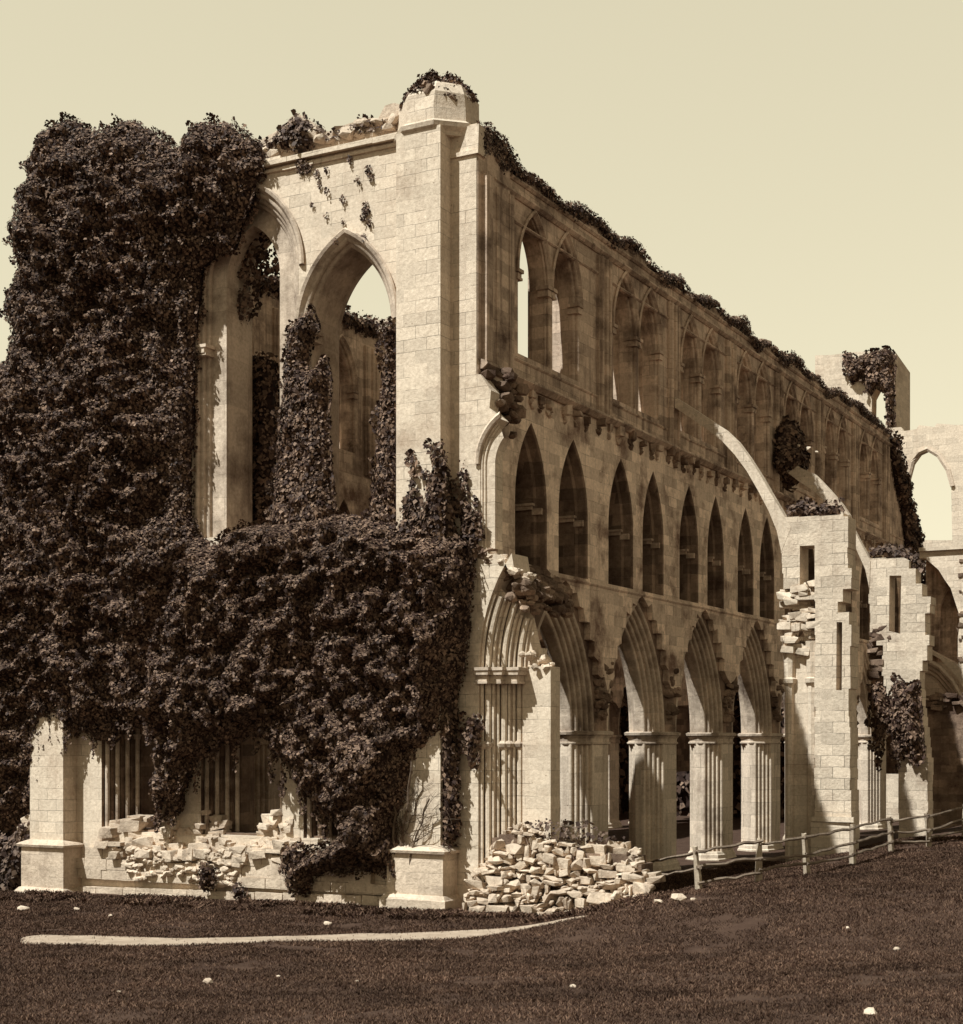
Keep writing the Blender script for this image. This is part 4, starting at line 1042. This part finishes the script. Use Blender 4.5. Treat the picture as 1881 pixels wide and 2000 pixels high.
# far hillside
hv = []; hf = []; xs = np.linspace(-400, 700, 40); ys = np.linspace(130, 520, 14)
for i in xs:
    for j in ys:
        t = (j-130)/390; hv.append((i, j, -1.5+26*t*(.8+.3*float(vnoise(i*.01, j*.01, 2)))+4*float(vnoise(i*.03, j*.03, 9))*min(1,t*6)))
hf = [(i*14+j, (i+1)*14+j, (i+1)*14+j+1, i*14+j+1) for i in range(39) for j in range(13)]
hl = mesh_obj('hillside', hv, hf, 'hill', smooth=True); tag(hl, kind='structure')
# ================================================================== FENCE
posts = [(1268,1748,70,0),(1366,1738,84,-9),(1481,1722,86,2),(1577,1708,80,-7),(1665,1690,78,0),(1741,1664,68,-4),(1816,1654,66,-7),(1884,1636,66,0),(1945,1622,62,2)]
fe = empty('wooden_fence', onG(1481,1722), label='split rail wooden fence crossing the slope in front of the arcade', cat='fence')
base = []
for i, (px, py, hh, lean) in enumerate(posts):
    g = Vector(onG(px, py)); dep = (g-CAM).dot(Vector((AX[0], AX[1], 0))); H = hh/F*dep
    up_ = Vector((RX[0]*lean/F*dep, RX[1]*lean/F*dep, H)); base.append((g, up_))
    if i == 0: continue
    mb = MB(); random.seed(200+i); w = .085
    L = [g+Vector((0,0,-.3)), g+up_*.33, g+up_*.7, g+up_]
    rings = []
    for k, c in enumerate(L):
        ww = w*(1.1-.12*k); rings.append([(c.x+ww*ca*1.15+random.uniform(-.012,.012), c.y+ww*sa+random.uniform(-.012,.012), c.z+(random.uniform(-.03,.03) if k == 3 else 0)) for ca, sa in ((1,.3),(.5,1),(-.6,1),(-1,0),(-.5,-1),(.6,-1))])
    mb.rings(rings); o = mb.build('post', 'wood', fe); o.location = -fe.location
for i in range(len(base)-1):
    (a, ua), (b, ub) = base[i], base[i+1]
    for hgt in (.90, .52, .22):
        if i == 0 and hgt < .3: continue
        random.seed(300+i*7+int(hgt*100)); mb = MB(); L = []
        for t in np.linspace(-.03, 1.03, 8):
            p = (a+ua*(hgt+random.uniform(-.0,.0)))*(1-t)+(b+ub*hgt)*t; p = p+Vector((.07, -.06, random.uniform(-.035,.035)))
            L.append(p)
        e0, e1 = random.uniform(-.06,.08), random.uniform(-.06,.08)
        L = [p+Vector((0,0,e0*(1-k/7)+e1*k/7)) for k, p in enumerate(L)]
        mb.tube(L, [random.uniform(.036,.052) for _ in L], 5); o = mb.build('rail', 'rail', fe); o.location = -fe.location
mb = MB(); random.seed(59)
for i in range(60):
    p = onY(random.uniform(1815,1900), random.uniform(1355,1385), 41.); r = random.uniform(.1,.25); mb.block((p[0], 41+random.uniform(-.3,.5), p[1]), (r*1.5, r, r*.6), .3)
mb.slab([onY(*p, 41.) for p in [(1806,1700),(1806,1382),(1835,1368),(1870,1372),(1920,1362),(1920,1700)]], [], fY, 40.9, 42.2)
tag(mb.build('ruined_wall', 'core_and_shade'), 'low dark ruined wall with pale capping stones at the right edge beyond the fence', 'wall')
# ================================================================== LOOSE STONES
stones = [(1326,1757,.22,'large white stone on the grass below the first fence posts'),(1286,1764,.13,'flat pale stone just left of the large white one'),(1222,1768,.10,'small pale stone at the end of the path'),(1355,1758,.10,'low stone just right of the large white one'),
 (1150,1740,.16,'upright pale stone leaning at the foot of the rubble wall'),(640,1806,.13,'pale stone between end wall and path below the ivy curtain'),(408,1920,.13,'white stone alone in the dark foreground turf at left'),(697,1918,.05,'tiny pale stone in the middle of the foreground turf'),
 (1702,1982,.13,'white stone at the bottom right of the meadow'),(1752,1855,.10,'pale flat stone in the turf at the right'),(1657,1814,.06,'small white stone on the slope below the middle of the fence'),(216,1790,.09,'small stone at the foot of the left buttress shadow'),
 (1120,1928,.07,'small dull stone in the turf right of centre foreground'),(544,1908,.05,'tiny white stone left of the middle foreground'),(150,1778,.12,'pale block fallen at the foot of the left buttress'),(46,1778,.2,'pale block at the far left corner of the footing'),(232,1938,.05,'tiny stone at lower left of the turf')]
for k, (px, py, r_, lab) in enumerate(stones):
    random.seed(400+k); g = onG(px, py); mb = MB(); r_ *= .78; mb.rock((0,0,r_*.2), (r_*1.25, r_, r_*.7), 22, 2.6)
    o = mb.build('loose_stone', 'rubble'); o.location = g; tag(o, lab, 'stone', 'loose stones lying in the turf')
# ================================================================== LIGHT, SKY, CAMERA
sd = Vector((-.285, -.63, 1.)).normalized()
sl = bpy.data.lights.new('sun', 'SUN'); sl.energy = 5.0; sl.angle = math.radians(.55); sl.color = (.94, 1., .98)
so = bpy.data.objects.new('sun', sl); COL.objects.link(so); so.rotation_euler = sd.to_track_quat('Z', 'Y').to_euler(); so.location = (-20,-45,60)
w = bpy.data.worlds.new('World'); S.world = w; w.use_nodes = True; n = w.node_tree.nodes; l = w.node_tree.links
bg = n['Background']; sk = n.new('ShaderNodeTexSky'); sk.sky_type = 'NISHITA'; sk.sun_disc = False
sk.sun_elevation = math.asin(sd.z); sk.sun_rotation = math.atan2(sd.x, sd.y)
bw = n.new('ShaderNodeRGBToBW'); l.new(sk.outputs[0], bw.inputs[0])
pw = n.new('ShaderNodeMath'); pw.operation = 'POWER'; pw.inputs[1].default_value = .3; l.new(bw.outputs[0], pw.inputs[0])
tn = n.new('ShaderNodeVectorMath'); tn.operation = 'SCALE'; tn.inputs[0].default_value = (4.36,3.99,2.84); l.new(pw.outputs[0], tn.inputs['Scale'])
tc = n.new('ShaderNodeTexCoord'); sx = n.new('ShaderNodeSeparateXYZ'); l.new(tc.outputs['Generated'], sx.inputs[0])
mr = n.new('ShaderNodeMapRange'); mr.interpolation_type = 'SMOOTHSTEP'; l.new(sx.outputs[2], mr.inputs[0])
for k, v in ((1,.42),(2,.74),(3,1.),(4,.16)): mr.inputs[k].default_value = v
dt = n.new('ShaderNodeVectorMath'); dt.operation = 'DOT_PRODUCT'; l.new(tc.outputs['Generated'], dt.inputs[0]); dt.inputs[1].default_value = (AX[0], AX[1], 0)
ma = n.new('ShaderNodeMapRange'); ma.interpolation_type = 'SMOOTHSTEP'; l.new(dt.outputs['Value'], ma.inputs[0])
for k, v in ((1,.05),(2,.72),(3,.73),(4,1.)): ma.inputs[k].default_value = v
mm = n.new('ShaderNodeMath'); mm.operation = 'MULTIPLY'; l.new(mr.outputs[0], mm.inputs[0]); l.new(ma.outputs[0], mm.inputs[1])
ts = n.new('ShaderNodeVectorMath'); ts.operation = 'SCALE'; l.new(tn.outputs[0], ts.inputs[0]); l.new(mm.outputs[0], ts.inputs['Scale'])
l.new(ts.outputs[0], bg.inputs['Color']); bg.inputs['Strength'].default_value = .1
cd = bpy.data.cameras.new('camera'); co = bpy.data.objects.new('camera', cd); COL.objects.link(co)
co.location = CAM; co.rotation_euler = (math.pi/2, 0, TH)
cd.sensor_fit = 'HORIZONTAL'; cd.sensor_width = 36; cd.lens = F/1881*36; cd.shift_y = (HY-1000)/1881; cd.clip_end = 5000; cd.clip_start = .1
S.camera = co
S.view_settings.view_transform = 'Standard'; S.view_settings.look = 'None'; S.view_settings.exposure = .45; S.view_settings.gamma = 1
